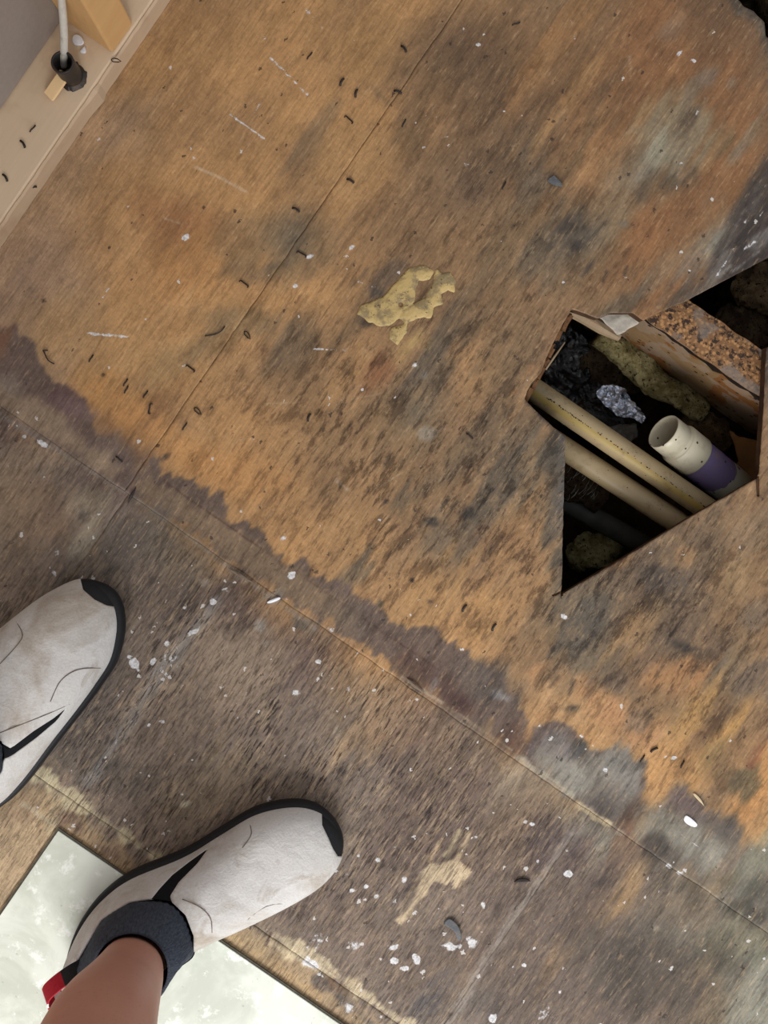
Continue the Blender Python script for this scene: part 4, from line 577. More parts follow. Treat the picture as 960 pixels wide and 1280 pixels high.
# ------------------------------------------------------------------ staples, pins and bits of wire
def wiremesh(pts, r, n=6): return mesh('staple', *tube([Vector(p) * .001 for p in pts], r, n), True)
ST = {'flat': wiremesh([(-5, -1, .6), (-5.2, .3, .6), (-5, .8, .6), (5, .8, .6), (5.2, .3, .6), (5, -1, .6)], .0006),
      'loop': wiremesh([(-4.6, 1.2, .6), (-2, 2.2, .7), (2, 1, .7), (5, -1.4, .6), (2, -1.6, .6), (-3, -.6, .7), (-4.6, 1.2, .6)], .00048),
      'pin': wiremesh([(-5, 0, .6), (-2, .3, .8), (2, -.2, .7), (5, 0, .5)], .0007),
      'fat': wiremesh([(-4.6, -.5, .8), (-1, .5, 1.2), (3, .2, 1), (5, -.4, .7)], .0011, 7)}
staples = [
 (305, 355, 36, 'flat', 0, 'flat dark staple left of the plywood joint, level with the yellow glue'), (238, 461, 36, 'flat', 0, 'flat dark staple between the curved wire bit and the purple brown stain'),
 (188, 511, -78, 'flat', 0, 'upright standing dark staple closest to the stain edge, left of the joint'), (182, 493, -58, 'pin', 0, 'slanted dark pin just above the upright staple by the stain'),
 (114, 448, -60, 'pin', 0, 'thin slanted pin on clean orange wood right of the bent wire bit'), (157, 478, -60, 'pin', 0, 'upper pin of a close pair above the purple brown stain'), (158, 487, -64, 'pin', 0, 'lower pin of a close pair above the purple brown stain'),
 (231, 533, -60, 'pin', 0, 'thin pin touching the lower end of the plywood joint, near the looped staple'), (309, 419, 34, 'loop', 0, 'open loop shaped staple just right of the plywood joint, upper of two'), (247, 514, 26, 'loop', 0, 'open loop shaped staple beside the plywood joint, lower of two'),
 (427, 103, -62, 'fat', 1, 'thick dark staple at the top, uppermost of three in a column left of the joint'), (445, 117, -76, 'fat', 1, 'steep dark staple at the top, between two others left of the joint'), (436, 150, 42, 'flat', 1, 'flat dark staple at the top, lowest of three left of the joint'),
 (505, 61, 52, 'fat', 1, 'dark staple close to the top edge beside the plywood joint'), (505, 154, -66, 'pin', 1, 'thin pin on the dark brown stain right of the joint near the top'), (438, 226, 30, 'fat', 1, 'dark staple right of the joint, halfway between the top edge and the glue'),
 (387, 70, -54, 'pin', 1, 'thin pin beside the longest white scratch at the top'), (370, 262, 30, 'fat', 1, 'thick dark staple left of the joint above the white paint streaks'), (497, 115, 20, 'fat', 1, 'dark staple lying right on the plywood joint near the top'),
 (377, 318, 28, 'flat', 1, 'flat dark staple on a grey smudge left of the white paint streak above the glue'), (630, 232, -66, 'pin', 1, 'thin dark pin left of the blue grey flake'), (386, 522, -70, 'fat', 1, 'dark seed shaped bit of steel left below the yellow glue'),
 (803, 948, -60, 'pin', 2, 'thin pin at the tip of the grey haze on the right'), (817, 937, -30, 'fat', 2, 'thick bent staple just above the tip of the grey haze on the right'), (853, 955, -66, 'pin', 2, 'thin pin on orange wood above the flat white plaster chip'),
 (580, 760, -56, 'fat', 2, 'dark staple in the middle, left of two below the grey field'), (617, 784, -60, 'fat', 2, 'dark staple in the middle, right of two below the grey field'), (29, 180, 58, 'fat', 3, 'dark staple in the bottom plate, below the pale wood splinter'),
 (7, 222, 58, 'fat', 3, 'dark staple in the bottom plate at the left edge of the frame'), (39, 234, -20, 'fat', 3, 'dark nail head in the split front edge of the bottom plate'), (146, 76, -10, 'loop', 3, 'looped staple at the foot of the yellow stud'),
 (149, 574, 40, 'pin', 2, 'dark pin inside the purple brown stain near the crossing joints'), (41, 161, -50, 'pin', 3, 'tiny faint pin in the bottom plate, nearest the wood splinter'), (645, 30, -20, 'pin', 1, 'thin pin at the top left of the short white vertical scratch'), (587, 545, 40, 'pin', 2, 'thin pin on the grey field left of the sawn opening')]
GR_ = ['staples on the orange plywood at left', 'staples on the upper middle plywood', 'staples on the middle and right plywood', 'staples in the bottom plate']
for x, y, an, k, g, lb in staples:
    o = bpy.data.objects.new('staple', ST[k])
    C.objects.link(o); z = ZP + .0002 if g == 3 else .0004
    o.location = at(x, y, z); o.rotation_euler = (0, 0, math.radians(-an)); s = .78 if k in ('pin', 'fat') else .88; o.scale = (s, s * 1.25, s * 1.25)
    if (x, y) == (39, 234): o.location = at(41, 235, .0135)
    if (x, y) == (146, 76): o.location = at(145, 76, ZP + .0002)
    tag(o, lb, 'staple', GR_[g])
for k in ST.values(): k.materials.append(M_steel)
def wire(pts, label): tag(link('wire_bit', mesh('wire_bit', *tube(crom([at(x, y, z) for x, y, z in pts], 5), .00055, 6), True), None, M_steel), label, 'wire')
wire([(68, 455, .001), (60, 450, .002), (55, 440, .001), (54, 438, .0015), (60, 438, .001)], 'bent bit of dark wire above the purple brown stain')
wire([(256, 420, .001), (268, 418, .001), (276, 414, .002), (281, 408, .001)], 'curved bit of dark wire left of the plywood joint')
# splinters along the long joint
M_splint = plain('grey_splinter', (120, 104, 90), .8, .2, .2, 300)
def splinter(x0, y0, x1, y1, wd, label, mat=M_splint):
    a = at(x0, y0, .0012); b = at(x1, y1, .0012); m = (a + b) / 2; m.z = .0022
    tag(link('splinter', mesh('splinter', *tube([a, a.lerp(m, .5), m, b.lerp(m, .5), b], [wd * .25, wd * .8, wd, wd * .7, wd * .2], 7, wob=.2)), None, mat), label, 'splinter')
splinter(285, 710, 317, 729, .0016, 'raised grey splinter on the long joint above the right shoe')
splinter(508, 848, 530, 866, .0018, 'pale splinter lifting from the long joint near the dark gap')
splinter(160, 629, 170, 609, .0014, 'dark splinter where the two joints cross', M_steel)

# ------------------------------------------------------------------ dried yellow glue
def glue():
    g1 = [(448, 392), (453, 383), (467, 378), (480, 373), (493, 357), (503, 348), (513, 337), (530, 333), (540, 340), (537, 347), (522, 350), (518, 360), (517, 377), (507, 387), (497, 397), (487, 406), (473, 405), (460, 400)]
    g2 = [(562, 342), (568, 352), (567, 364), (560, 361), (550, 367), (552, 378), (540, 383), (538, 396), (530, 395), (520, 396), (508, 404), (500, 396), (503, 386), (520, 380), (533, 373), (543, 354), (546, 338), (551, 344)]
    g3 = [(490, 410), (508, 406), (507, 416), (497, 430), (487, 423)]
    sp = .0009; a0 = at(436, 326); a1 = at(580, 440)
    xs = np.arange(a0.x, a1.x, sp); ys = np.arange(a1.y, a0.y, sp); X, Y = np.meshgrid(xs, ys, indexing='ij'); n, m = X.shape; X = X.ravel(); Y = Y.ravel()
    idx = np.arange(n * m).reshape(n, m); a = idx[:-1, :-1].ravel(); b = idx[1:, :-1].ravel(); c = idx[1:, 1:].ravel(); d = idx[:-1, 1:].ravel()
    T = np.vstack([np.stack([a, b, c], 1), np.stack([a, c, d], 1)]); px = X * F + 480; py = 640 - Y * F
    wob = 1.6 * fbm(X, Y, 240, 240, 61, 3)
    f = np.minimum(np.minimum(sdf(px, py, g1), sdf(px, py, g2)), sdf(px, py, g3) + .5) + wob - 1.8
    f = np.maximum(f, 3 - np.hypot(px - 501, py - 381))
    Z = .0005 + .0016 * np.sqrt(np.clip(-f / 7, 0, 1)) + .0003 * fbm(X, Y, 500, 500, 71, 3)
    P, f, s = cut(np.stack([X, Y, Z], 1), T, f); T = T[s < 0]; P[:, 2] = np.where(f >= 0, .0003, P[:, 2]); P, T = compact(P, T)
    M = Mat('dried_glue', .55, .35); n1 = M.noise(M.obj, 60, 6, .7); n2 = M.noise(M.obj, 340, 4, .7)
    col = M.mix(n2, L4((170, 144, 92)), L4((196, 170, 114))); col = M.mix(M.math('MULTIPLY', M.step(n1, .46, .58), .75), col, L4((118, 104, 80)))
    col = M.mix(M.step(n2, .60, .66), col, L4((84, 70, 52)))
    o = link('glue_patch', npmesh('glue_patch', P, T, True), None, M.done(col, n2, .5, .0006))
    tag(o, 'irregular patch of dried yellow glue in the middle of the orange plywood', 'glue')
glue()

# ------------------------------------------------------------------ pale floor tile under the right shoe
M = Mat('pale_marbled_vinyl', .38, .4); uv = M.board()
n1 = M.noise(uv, 14, 7, .62, .6); n2 = M.noise(uv, 60, 6, .7); n3 = M.noise(uv, 220, 3)
col = M.mix(M.step(n1, .38, .62), L4((190, 194, 180)), L4((216, 220, 208))); col = M.mix(M.math('MULTIPLY', M.step(n2, .54, .66), .7), col, L4((240, 242, 236)))
col = M.mix(M.math('MULTIPLY', M.step(n3, .68, .74), .5), col, L4((150, 150, 136)))
M_tile = M.done(col, n2, .08, .0004)
tz = .0042
tile = link('floor_tile', mesh('floor_tile', *uvbox(-.0795, .3775, -.862, -.4035, .0006, tz)), None, M_tile); bevel(tile, .0005, 2)
tag(tile, 'large pale marbled floor tile lying under the right shoe', 'tile')
M_edge = plain('dark_tile_edge', (88, 84, 74), .7, .2, .3, 300)
link('tile_edge', mesh('tile_edge', *merge([uvbox(-.0795, .3775, -.4034, -.4018, .0006, .0030), uvbox(-.0812, -.0796, -.862, -.4018, .0006, .0026)])), tile, M_edge)

# ------------------------------------------------------------------ below the floor
M_soil = plain('crawlspace_dirt', (52, 42, 34), .95, .05, .5, 40, dirt=(96, 80, 58), dirtamt=.7, dscale=26, bump=1, bdist=.01)
rs_ = np.random.RandomState(4)
def rough_sheet(name, u0, u1, v0, v1, z, amp, fr, mat, parent=None, n=60, seed=3, smooth=True):
    U, V = np.meshgrid(np.linspace(u0, u1, n), np.linspace(v0, v1, n), indexing='ij'); U = U.ravel(); V = V.ravel()
    Z = z + amp * fbm(U, V, fr, fr, seed, 4); X = U * CU + V * SU; Y = -U * SU + V * CU
    idx = np.arange(n * n).reshape(n, n); a = idx[:-1, :-1].ravel(); b = idx[1:, :-1].ravel(); c = idx[1:, 1:].ravel(); d = idx[:-1, 1:].ravel()
    T = np.vstack([np.stack([a, b, c], 1), np.stack([a, c, d], 1)]); return link(name, npmesh(name, np.stack([X, Y, Z], 1), T, smooth), parent, mat)
rough_sheet('subfloor_liner', -.72, 1.0, -1.01, 1.01, -.235, .02, 22, M_soil, floor, 130)
M_seal = plain('light_seal_timber', (70, 54, 40), .85, .1, .3, 60)
for q in (uvbox(-.72, -.70, -1.01, 1.01, -.26, -.0165), uvbox(.98, 1.0, -1.01, 1.01, -.26, -.0165), uvbox(-.699, .979, -1.01, -.99, -.26, -.0165), uvbox(-.699, .979, .99, 1.01, -.26, -.0165)):
    link('light_seal_board', mesh('light_seal_board', *q), floor, M_seal)  # unseen boards added round the crawlspace to keep light from leaking in
# the joist: flaky orange top, stained side
M = Mat('stained_joist', .75, .2); uv = M.board(); P = M.xyz(uv)
gg = M.noise(M.mapping(uv, (12, 300, 200)), 1, 4); s1 = M.noise(M.mapping(uv, (26, 1, 9)), 1, 4, .5, .4)
side = M.mix(gg, L4((116, 92, 62)), L4((140, 112, 80))); side = M.mix(M.step(s1, .52, .56), side, L4((122, 80, 42))); side = M.mix(M.math('MULTIPLY', M.step(M.noise(uv, 30, 3), .5, .53), .8), side, L4((138, 118, 98)))
vo = M.voro(uv, 150); sx = M.xyz(vo.outputs['Color']); side = M.mix(M.math('MULTIPLY', M.math('LESS_THAN', vo.outputs['Distance'], .3), M.math('GREATER_THAN', sx[0], .8)), side, L4((44, 32, 24)))
v2 = M.voro(uv, 260); fk = M.noise(uv, 190, 4, .7); top = M.mix(M.step(v2.outputs['Distance'], .2, .6), L4((166, 124, 82)), L4((120, 88, 60))); top = M.mix(M.step(fk, .5, .58), top, L4((54, 42, 36)))
top = M.mix(M.math('MULTIPLY', M.step(M.noise(uv, 34, 3), .52, .6), .7), top, L4((118, 108, 100)))
geo = M.N.new('ShaderNodeNewGeometry'); nz = M.xyz(geo.outputs['Normal'])[2]
M_joist = M.done(M.mix(M.step(nz, .4, .6), side, top), fk, .6, .002)
JV = .2835; NT = 120
U = np.linspace(-.68, .97, 520); ring = []
for u in U:
    r_ = .0016 * math.sin(u * 190) * math.sin(u * 47) * .5
    ring.append([uv2w(u, JV + r_ * .4, -.157), uv2w(u, JV + r_ * .3, -.06), uv2w(u, JV + r_, -.0185), uv2w(u, JV + .012, -.0168), uv2w(u, JV + .028, -.0168), uv2w(u, JV + .037 - r_, -.0185), uv2w(u, JV + .037, -.157)])
v, f = loft(ring, True, True); link('joist', mesh('joist', v, [tuple(reversed(q)) for q in f]), floor, M_joist)
for jv in (-.125, .69): link('joist', mesh('joist', *uvbox(-.69, .97, jv, jv + .037, -.157, -.0165)), floor, M_joist)
# dark tubes: painted gap shade under flaky top, dark bits along joist's lower edge
M_dark = plain('dull_black', (30, 24, 20), .9, .1, .3, 200)
def shade_debris(u0, u1, v, z, r):
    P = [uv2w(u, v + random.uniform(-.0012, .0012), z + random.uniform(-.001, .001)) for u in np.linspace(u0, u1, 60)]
    link('shade_debris_line', mesh('shade_debris_line', *tube(P, [r * random.uniform(.5, 1.3) for _ in P], 7, wob=.3)), floor, M_dark)
shade_debris(.0, .55, JV + .0002, -.0215, .0022); shade_debris(.0, .55, JV - .002, -.150, .005)
# ledger slat under the sheet
M_slat = pine('old_slat', (150, 130, 104), (124, 104, 80))
a = at(708, 384, -.026); b = at(774, 422, -.040)
tag(link('wooden_slat', mesh('wooden_slat', *tube([a, a.lerp(b, .33), a.lerp(b, .66), b], [.0062, .0068, .0062, .004], 9, wob=.10)), None, M_slat), 'thin wooden slat at the upper left corner of the sawn opening', 'wood strip')
# long thin trim continuing under the joist side
a = uv2w(.185, JV - .004, -.152); b = uv2w(.52, JV - .004, -.158)
# torn paper
def crumple(name, x0, y0, x1, y1, z, amp, fr, n, mat, poly=None, seed=5, smooth=False, aniso=1., thick=0.0008, slope=(0, 0)):
    k = (H - z) / F
    A = np.linspace(x0, x1, n); B = np.linspace(y0, y1, n); x, y = np.meshgrid(A, B, indexing='ij'); x = x.ravel(); y = y.ravel()
    X = (x - 480) * k; Y = (640 - y) * k
    U = w2u(X, Y); V = w2v(X, Y); r = fbm(U, V, fr, fr * aniso, seed, 4); r = r + .6 * np.abs(fbm(U, V, fr * 2.3, fr * 2.3 * aniso, seed + 9, 3))
    Z = z + amp * r + slope[0] * (x - (x0 + x1) / 2) / (x1 - x0) + slope[1] * (y - (y0 + y1) / 2) / (y1 - y0)
    X = X + amp * .3 * fbm(U, V, fr * 1.5, fr * 1.5, seed + 20, 2)
    idx = np.arange(n * n).reshape(n, n); a = idx[:-1, :-1].ravel(); b = idx[1:, :-1].ravel(); c = idx[1:, 1:].ravel(); d = idx[:-1, 1:].ravel()
    T = np.vstack([np.stack([a, c, b], 1), np.stack([a, d, c], 1)]); P = np.stack([X, Y, Z], 1)
    if poly:
        f = sdf(x, y, poly) + 1.5 * fbm(U, V, 160, 160, seed + 3, 3); P, f, s = cut(P, T, f); T = T[s < 0]; P, T = compact(P, T)
    o = link(name, npmesh(name, P, T, smooth), None, mat)
    m = o.modifiers.new('thickness', 'SOLIDIFY'); m.thickness = thick; return o
M_paper = plain('torn_grey_paper', (176, 168, 156), .8, .2, .25, 90, dirt=(110, 100, 90), dscale=50, bump=.6)
tag(crumple('torn_paper', 744, 380, 812, 424, -.030, .003, 30, 26, M_paper, [(748, 396), (760, 388), (790, 388), (804, 400), (796, 406), (782, 414), (772, 419), (762, 408)], slope=(0, -.002)), 'torn grey white paper scrap tucked under the upper edge of the opening', 'paper')
# insulation
def fibre(name, c1, c2, dark):
    M = Mat(name, .95, .05); a = M.noise(M.obj, 45, 7, .75); b = M.noise(M.obj, 260, 4, .7)
    col = M.mix(M.step(a, .4, .62), L4(c1), L4(c2)); col = M.mix(M.step(b, .56, .64), col, L4(dark)); return M.done(col, b, 1., .004)
M_ins_y = fibre('yellow_insulation', (116, 104, 68), (176, 164, 120), (58, 48, 34)); M_ins_b = fibre('dusty_insulation', (86, 70, 52), (128, 108, 80), (34, 27, 22)); M_ins_d = fibre('dark_insulation', (58, 46, 36), (92, 76, 58), (22, 18, 15))
def lump(name, pts, r, mat, label, seed, cat='insulation', amp=.35, kind='stuff', sq=.6):
    """fluffy roll following a line of pixels at given depths"""
    P = crom([at(*p) for p in pts], 12); n = len(P); R = [r * (.55 + .45 * math.sin(math.pi * min(1, max(0, .08 + .84 * i / (n - 1))))) for i in range(n)]
    rs = random.Random(seed); V, Fc = tube(P, R, 40)
    V = np.array([tuple(v) for v in V]); Pc = np.repeat(np.array([tuple(p) for p in P]), 40, axis=0); nn = .75 * fbm(V[:, 0] * 1.3 + V[:, 2], V[:, 1] + V[:, 2] * .7, 34, 34, seed, 4) + .5 * fbm(V[:, 0] + V[:, 2], V[:, 1] - V[:, 2], 170, 170, seed + 7, 4)
    V = Pc + (V - Pc) * (1 + amp * 1.6 * nn)[:, None]; V[:, 2] = Pc[:, 2] + (V[:, 2] - Pc[:, 2]) * sq
    o = link(name, mesh(name, V, Fc, True), None, mat)
    return tag(o, label, cat)
lump('insulation_tuft', [(748, 420, -.12), (775, 440, -.125), (805, 466, -.13), (840, 490, -.13), (880, 516, -.14)], .0150, M_ins_y, 'yellowish tuft of fibre insulation below the stained joist', 11)
lump('insulation_tuft', [(850, 525, -.16), (880, 540, -.16), (905, 552, -.165)], .030, M_ins_b, 'dusty tan insulation lump beside the white plastic pipe', 12)
lump('insulation_tuft', [(898, 400, -.13), (925, 412, -.12), (960, 428, -.13)], .026, M_ins_d, 'dark grey insulation lump behind the flaky joist, lower of two', 13)
lump('insulation_tuft', [(925, 350, -.12), (960, 360, -.11), (1000, 372, -.12)], .03, M_ins_b, 'brown insulation lump in the far corner of the opening', 14)
lump('insulation_tuft', [(735, 425, -.17), (765, 462, -.175), (800, 470, -.18)], .026, M_ins_d, 'dark matted insulation above the shiny crumpled film', 15)
lump('insulation_tuft', [(712, 694, -.19), (745, 690, -.18), (775, 676, -.19)], .020, M_ins_y, 'dim yellowish insulation tuft in the lower point of the opening', 16)
lump('insulation_tuft', [(950, 10, -.09), (980, 0, -.09)], .03, M_ins_b, 'dusty insulation in the broken upper right corner', 17)
# black film, shiny film
def film(name, c, rough, spec, fr=90):
    M = Mat(name, rough, spec); n = M.noise(M.obj, fr, 5, .6, 1.5); return M.done(M.mix(M.step(M.noise(M.obj, 50, 4), .55, .7), L4(c), L4((60, 52, 44))), n, .8, .004)
M_film = film('black_film', (14, 15, 20), .25, .8); M_foil = plain('silvery_film', (196, 204, 220), .26, .8, .5, 120, metal=.75, dirt=(14, 13, 14), dirtamt=.9, dscale=110, bump=1., bdist=.004)
tag(crumple('black_plastic_film', 672, 396, 800, 570, -.165, .016, 26, 70, M_film, [(680, 450), (700, 405), (730, 420), (752, 470), (775, 520), (790, 560), (740, 556), (700, 530), (676, 490)]), 'crumpled black plastic film in the upper left of the opening', 'plastic film')
tag(crumple('silvery_film', 742, 474, 812, 534, -.125, .007, 85, 60, M_foil, [(744, 492), (752, 482), (768, 480), (780, 486), (790, 500), (800, 510), (808, 522), (800, 530), (786, 522), (772, 520), (758, 508)], seed=8), 'small scrap of shiny crumpled film between the insulation and the pipes', 'plastic film')
tag(crumple('dusty_film', 745, 525, 800, 560, -.150, .006, 40, 30, plain('dusty_grey_film', (84, 80, 74), .5, .4, .3, 70, dirt=(40, 34, 30)), [(752, 534), (775, 530), (795, 528), (798, 545), (785, 556), (770, 554), (758, 545)], seed=12), 'dusty grey film behind the cream pipe', 'plastic film')
# water pipes
def pipe_mat(name, stripe):
    M = Mat(name, .45, .4); P = M.xyz(M.obj); d = M.noise(M.obj, 70, 6, .7); sp_ = M.noise(M.obj, 420, 3, .6)
    col = M.mix(M.noise(M.obj, 30, 3), L4((144, 126, 94)), L4((166, 146, 112)))
    if stripe:                   # yellow line along the tube's own axis (x), facing up and to -y
        sy = M.math('MULTIPLY', M.step(P[1], -.0082, -.0064), M.math('SUBTRACT', 1., M.step(P[1], -.0022, -.0006))); up = M.math('GREATER_THAN', P[2], 0.)
        col = M.mix(M.math('MULTIPLY', M.math('MULTIPLY', sy, up), .6), col, L4((160, 134, 48)))
    col = M.mix(M.math('MULTIPLY', M.step(d, .5, .7), .5), col, L4((104, 84, 58))); col = M.mix(M.step(sp_, .67, .71), col, L4((46, 34, 26)))
    return M.done(col, d, .2, .0006)
def straight_pipe(name, p0, p1, r, mat, label, ri=None):
    a = at(*p0); b = at(*p1); ln = (b - a).length; n = 28; rings = []
    ri = ri or r * .8
    for X, R in ((0, ri), (0, r * .97), (.0008, r), (ln * .5, r), (ln - .0008, r), (ln, r * .97), (ln, ri)):
        rings.append([Vector((X, R * math.cos(2 * math.pi * k / n), R * math.sin(2 * math.pi * k / n))) for k in range(n)])
    rings.append([Vector((0, ri * math.cos(2 * math.pi * k / n), ri * math.sin(2 * math.pi * k / n))) for k in range(n)])
    v, f = loft(rings); o = link(name, mesh(name, v, f, True), None, mat)
    x = (b - a).normalized(); z = Vector((0, 0, 1)); z = (z - x * z.dot(x)).normalized(); y = z.cross(x)
    o.matrix_world = Matrix.Translation(a) @ Matrix((x, y, z)).transposed().to_4x4()
    if label: tag(o, label, 'pipe')
    return o
pa = straight_pipe('water_pipe', (650, 475, -.052), (920, 661, -.060), .0112, pipe_mat('cream_pipe_yellow_line', True), 'cream plastic water pipe with a yellow line and black print')
straight_pipe('water_pipe', (682, 545, -.068), (900, 688, -.072), .0112, pipe_mat('cream_pipe', False), 'plain cream plastic water pipe, the lower left of the two')
straight_pipe('drain_hose', (680, 612, -.165), (820, 690, -.175), .011, plain('grey_hose', (84, 84, 80), .6, .3, .2, 60, dirt=(40, 36, 32)), 'dim grey pipe deep in the lower part of the opening')
# worn black print on the pipe: rows of tiny raised ink marks, illegible as in life
V_, F_ = [], []; rr = random.Random(9); x = .030
while x < .215:
    if rr.random() < .62:
        ln = rr.choice([.0008, .0013, .0018]); y = rr.uniform(-.0005, .0005); ang = math.asin(min(.9, (abs(y) + 1e-5) / .0112))
        yy = -.0012 + y; zz = math.sqrt(.0112 ** 2 - yy * yy) + .0001
        q = box((x, yy, zz), (ln / 2, 0, 0), (0, .0002 + .0004 * rr.random(), 0), (0, 0, .00008)); b0 = len(V_); V_ += q[0]; F_ += [tuple(i + b0 for i in fc) for fc in q[1]]
    x += rr.uniform(.0016, .0026) if rr.random() < .9 else .007
pr = link('printed_marks', mesh('printed_marks', V_, F_), pa, M_dark); pr['kind'] = 'stuff'
# white drain pipe with purple primer
M = Mat('white_pvc_primer', .4, .4); P = M.xyz(M.obj); nn = M.noise(M.obj, 34, 3, .5); dz = M.noise(M.obj, 60, 5, .7)
edge = M.math('ADD', P[0], M.math('MULTIPLY', M.math('SUBTRACT', nn, .5), .06))
pm = M.math('MULTIPLY', M.step(P[0], .0468, .0474), M.math('SUBTRACT', 1., M.step(edge, .087, .088)))
col = M.mix(M.math('MULTIPLY', M.step(dz, .5, .7), .35), L4((188, 180, 158)), L4((128, 112, 86))); col = M.mix(M.math('MULTIPLY', M.step(P[0], .046, .05), .5), col, L4((172, 180, 172)))
col = M.mix(pm, col, M.mix(M.math('MULTIPLY', M.step(dz, .55, .62), .5), L4((112, 100, 138)), L4((128, 112, 110))))
b2 = M.math('MULTIPLY', M.math('GREATER_THAN', M.noise(M.obj, 70, 2), .64), M.step(P[0], .075, .08)); col = M.mix(b2, col, L4((92, 80, 122)))
vo = M.voro(M.obj, 190); sx = M.xyz(vo.outputs['Color']); col = M.mix(M.math('MULTIPLY', M.math('LESS_THAN', vo.outputs['Distance'], .24), M.math('GREATER_THAN', sx[0], .86)), col, L4((60, 44, 36)))
M_pvc = M.done(col, dz, .15, .0005)
a = at(829, 539, -.045); b = at(942, 630, -.105); ln = (b - a).length; x = (b - a).normalized(); z = Vector((0, 0, 1)); z = (z - x * z.dot(x)).normalized(); y = z.cross(x)
dp = empty('drain_pipe', a); dp.matrix_world = Matrix.Translation(a) @ Matrix((x, y, z)).transposed().to_4x4()
tag(dp, 'white plastic drain pipe end with a band of purple primer', 'pipe')
def rings(prof, n=40): return loft([[Vector((X, R * math.cos(2 * math.pi * k / n), R * math.sin(2 * math.pi * k / n))) for k in range(n)] for X, R in prof])
v, f = rings([(.06, .0158), (.002, .0165), (.0, .0172), (.0006, .0180), (.006, .0182), (.018, .0182), (.0188, .0172), (.0200, .0172), (.0206, .0186), (.0215, .0186)]); o = link('pipe_mouth', mesh('pipe_mouth', v, f, True), dp, M_pvc)
v, f = rings([(.0212, .0186), (.0220, .0200), (.0232, .0205), (.0455, .0207), (.0468, .0203), (.047, .0194)]); link('coupling', mesh('coupling', v, f, True), dp, M_pvc)
v, f = rings([(.047, .0194), (.0475, .0196), (.10, .0196), (.16, .0196)]); link('primed_pipe', mesh('primed_pipe', v, f, True), dp, M_pvc)['label'] = 'pipe body with purple primer band and drips'
M_in = plain('pipe_dirt', (84, 66, 50), .9, .1, .4, 200)
v = [Vector((.024, .0164 * math.cos(2 * math.pi * k / 24), .0164 * math.sin(2 * math.pi * k / 24))) for k in range(24)] + [Vector((.030, 0, 0))]
link('dirt_plug', mesh('dirt_plug', v, [(k, (k + 1) % 24, 24) for k in range(24)], True), dp, M_in)
# bent cardboard scrap on the right
M_card = plain('brown_cardboard', (112, 82, 50), .85, .1, .2, 80, dirt=(50, 38, 28), dscale=40)
tag(crumple('cardboard_scrap', 902, 530, 962, 618, -.085, .004, 20, 24, M_card, [(912, 532), (922, 545), (945, 552), (956, 560), (956, 608), (918, 606), (916, 596), (924, 575), (920, 555)], seed=21, slope=(.03, 0), thick=.0015), 'bent brown cardboard scrap at the right side of the opening', 'cardboard')
# loose glass fibres and a twig
M_fib = plain('glass_fibre', (150, 150, 142), .5, .4)
parts = []
rr = random.Random(2)
for i in range(26):
    x0 = rr.uniform(708, 742); y0 = rr.uniform(590, 626); L_ = rr.uniform(7, 16); a_ = math.radians(rr.uniform(-75, -40)); z0 = -.105 + rr.uniform(-.02, .02)
    parts.append(tube([at(x0, y0, z0), at(x0 + L_ * .5 * math.cos(a_) + 1, y0 + L_ * .5 * math.sin(a_), z0 + .004), at(x0 + L_ * math.cos(a_), y0 + L_ * math.sin(a_), z0)], .00018, 4))
o = link('glass_fibres', mesh('glass_fibres', *merge(parts)), None, M_fib); tag(o, 'stray glossy glass fibres at the left side of the opening below the pipes', 'insulation', kind='stuff')
lump('insulation_tuft', [(700, 596, -.15), (725, 604, -.145), (750, 622, -.16)], .022, M_ins_d, 'dark insulation tuft carrying loose bright fibres', 18)
tag(link('twig', mesh('twig', *tube([at(682, 462, -.012), at(693, 446, -.010), at(706, 428, -.013)], [.0009, .0010, .0005], 6)), None, M_slat), 'thin pale splinter across the left corner of the opening', 'splinter')
# broken plies along the left edge of the opening
M_ply_edge = plain('broken_ply', (104, 74, 50), .85, .1, .3, 300, dirt=(60, 44, 34), dscale=120)
parts = []
for i in range(30):
    tt = rr.random(); A = at(658, 498, 0).lerp(at(712, 390, 0), tt); p = A + Vector((rr.uniform(.0, .003), rr.uniform(-.002, .0), -rr.uniform(.006, .014)))
    ang = rr.uniform(.9, 1.25); dd = Vector((math.cos(ang), math.sin(ang), rr.uniform(-.2, .2))) * rr.uniform(.003, .008); parts.append(box(p, dd, Vector((-dd.y, dd.x, 0)) * .25, (0, 0, .0009)))
o = link('broken_ply', mesh('broken_ply', *merge(parts)), floor, M_ply_edge); o['kind'] = 'stuff'
# debris on the ledge and soil
def crumb(name, region, n, size, mat, label, cat, zf):
    parts = []
    for i in range(n):
        x0, y0 = rr.uniform(*region[0]), rr.uniform(*region[1]); s = size * rr.uniform(.5, 1.3); z = zf(x0, y0)
        parts.append(box(at(x0, y0, z), Vector((s, s * .3, 0)), Vector((-s * .2, s * .7, s * .2)), (0, 0, s * .5)))
    o = link(name, mesh(name, *merge(parts)), None, mat); tag(o, label, cat, kind='stuff'); return o

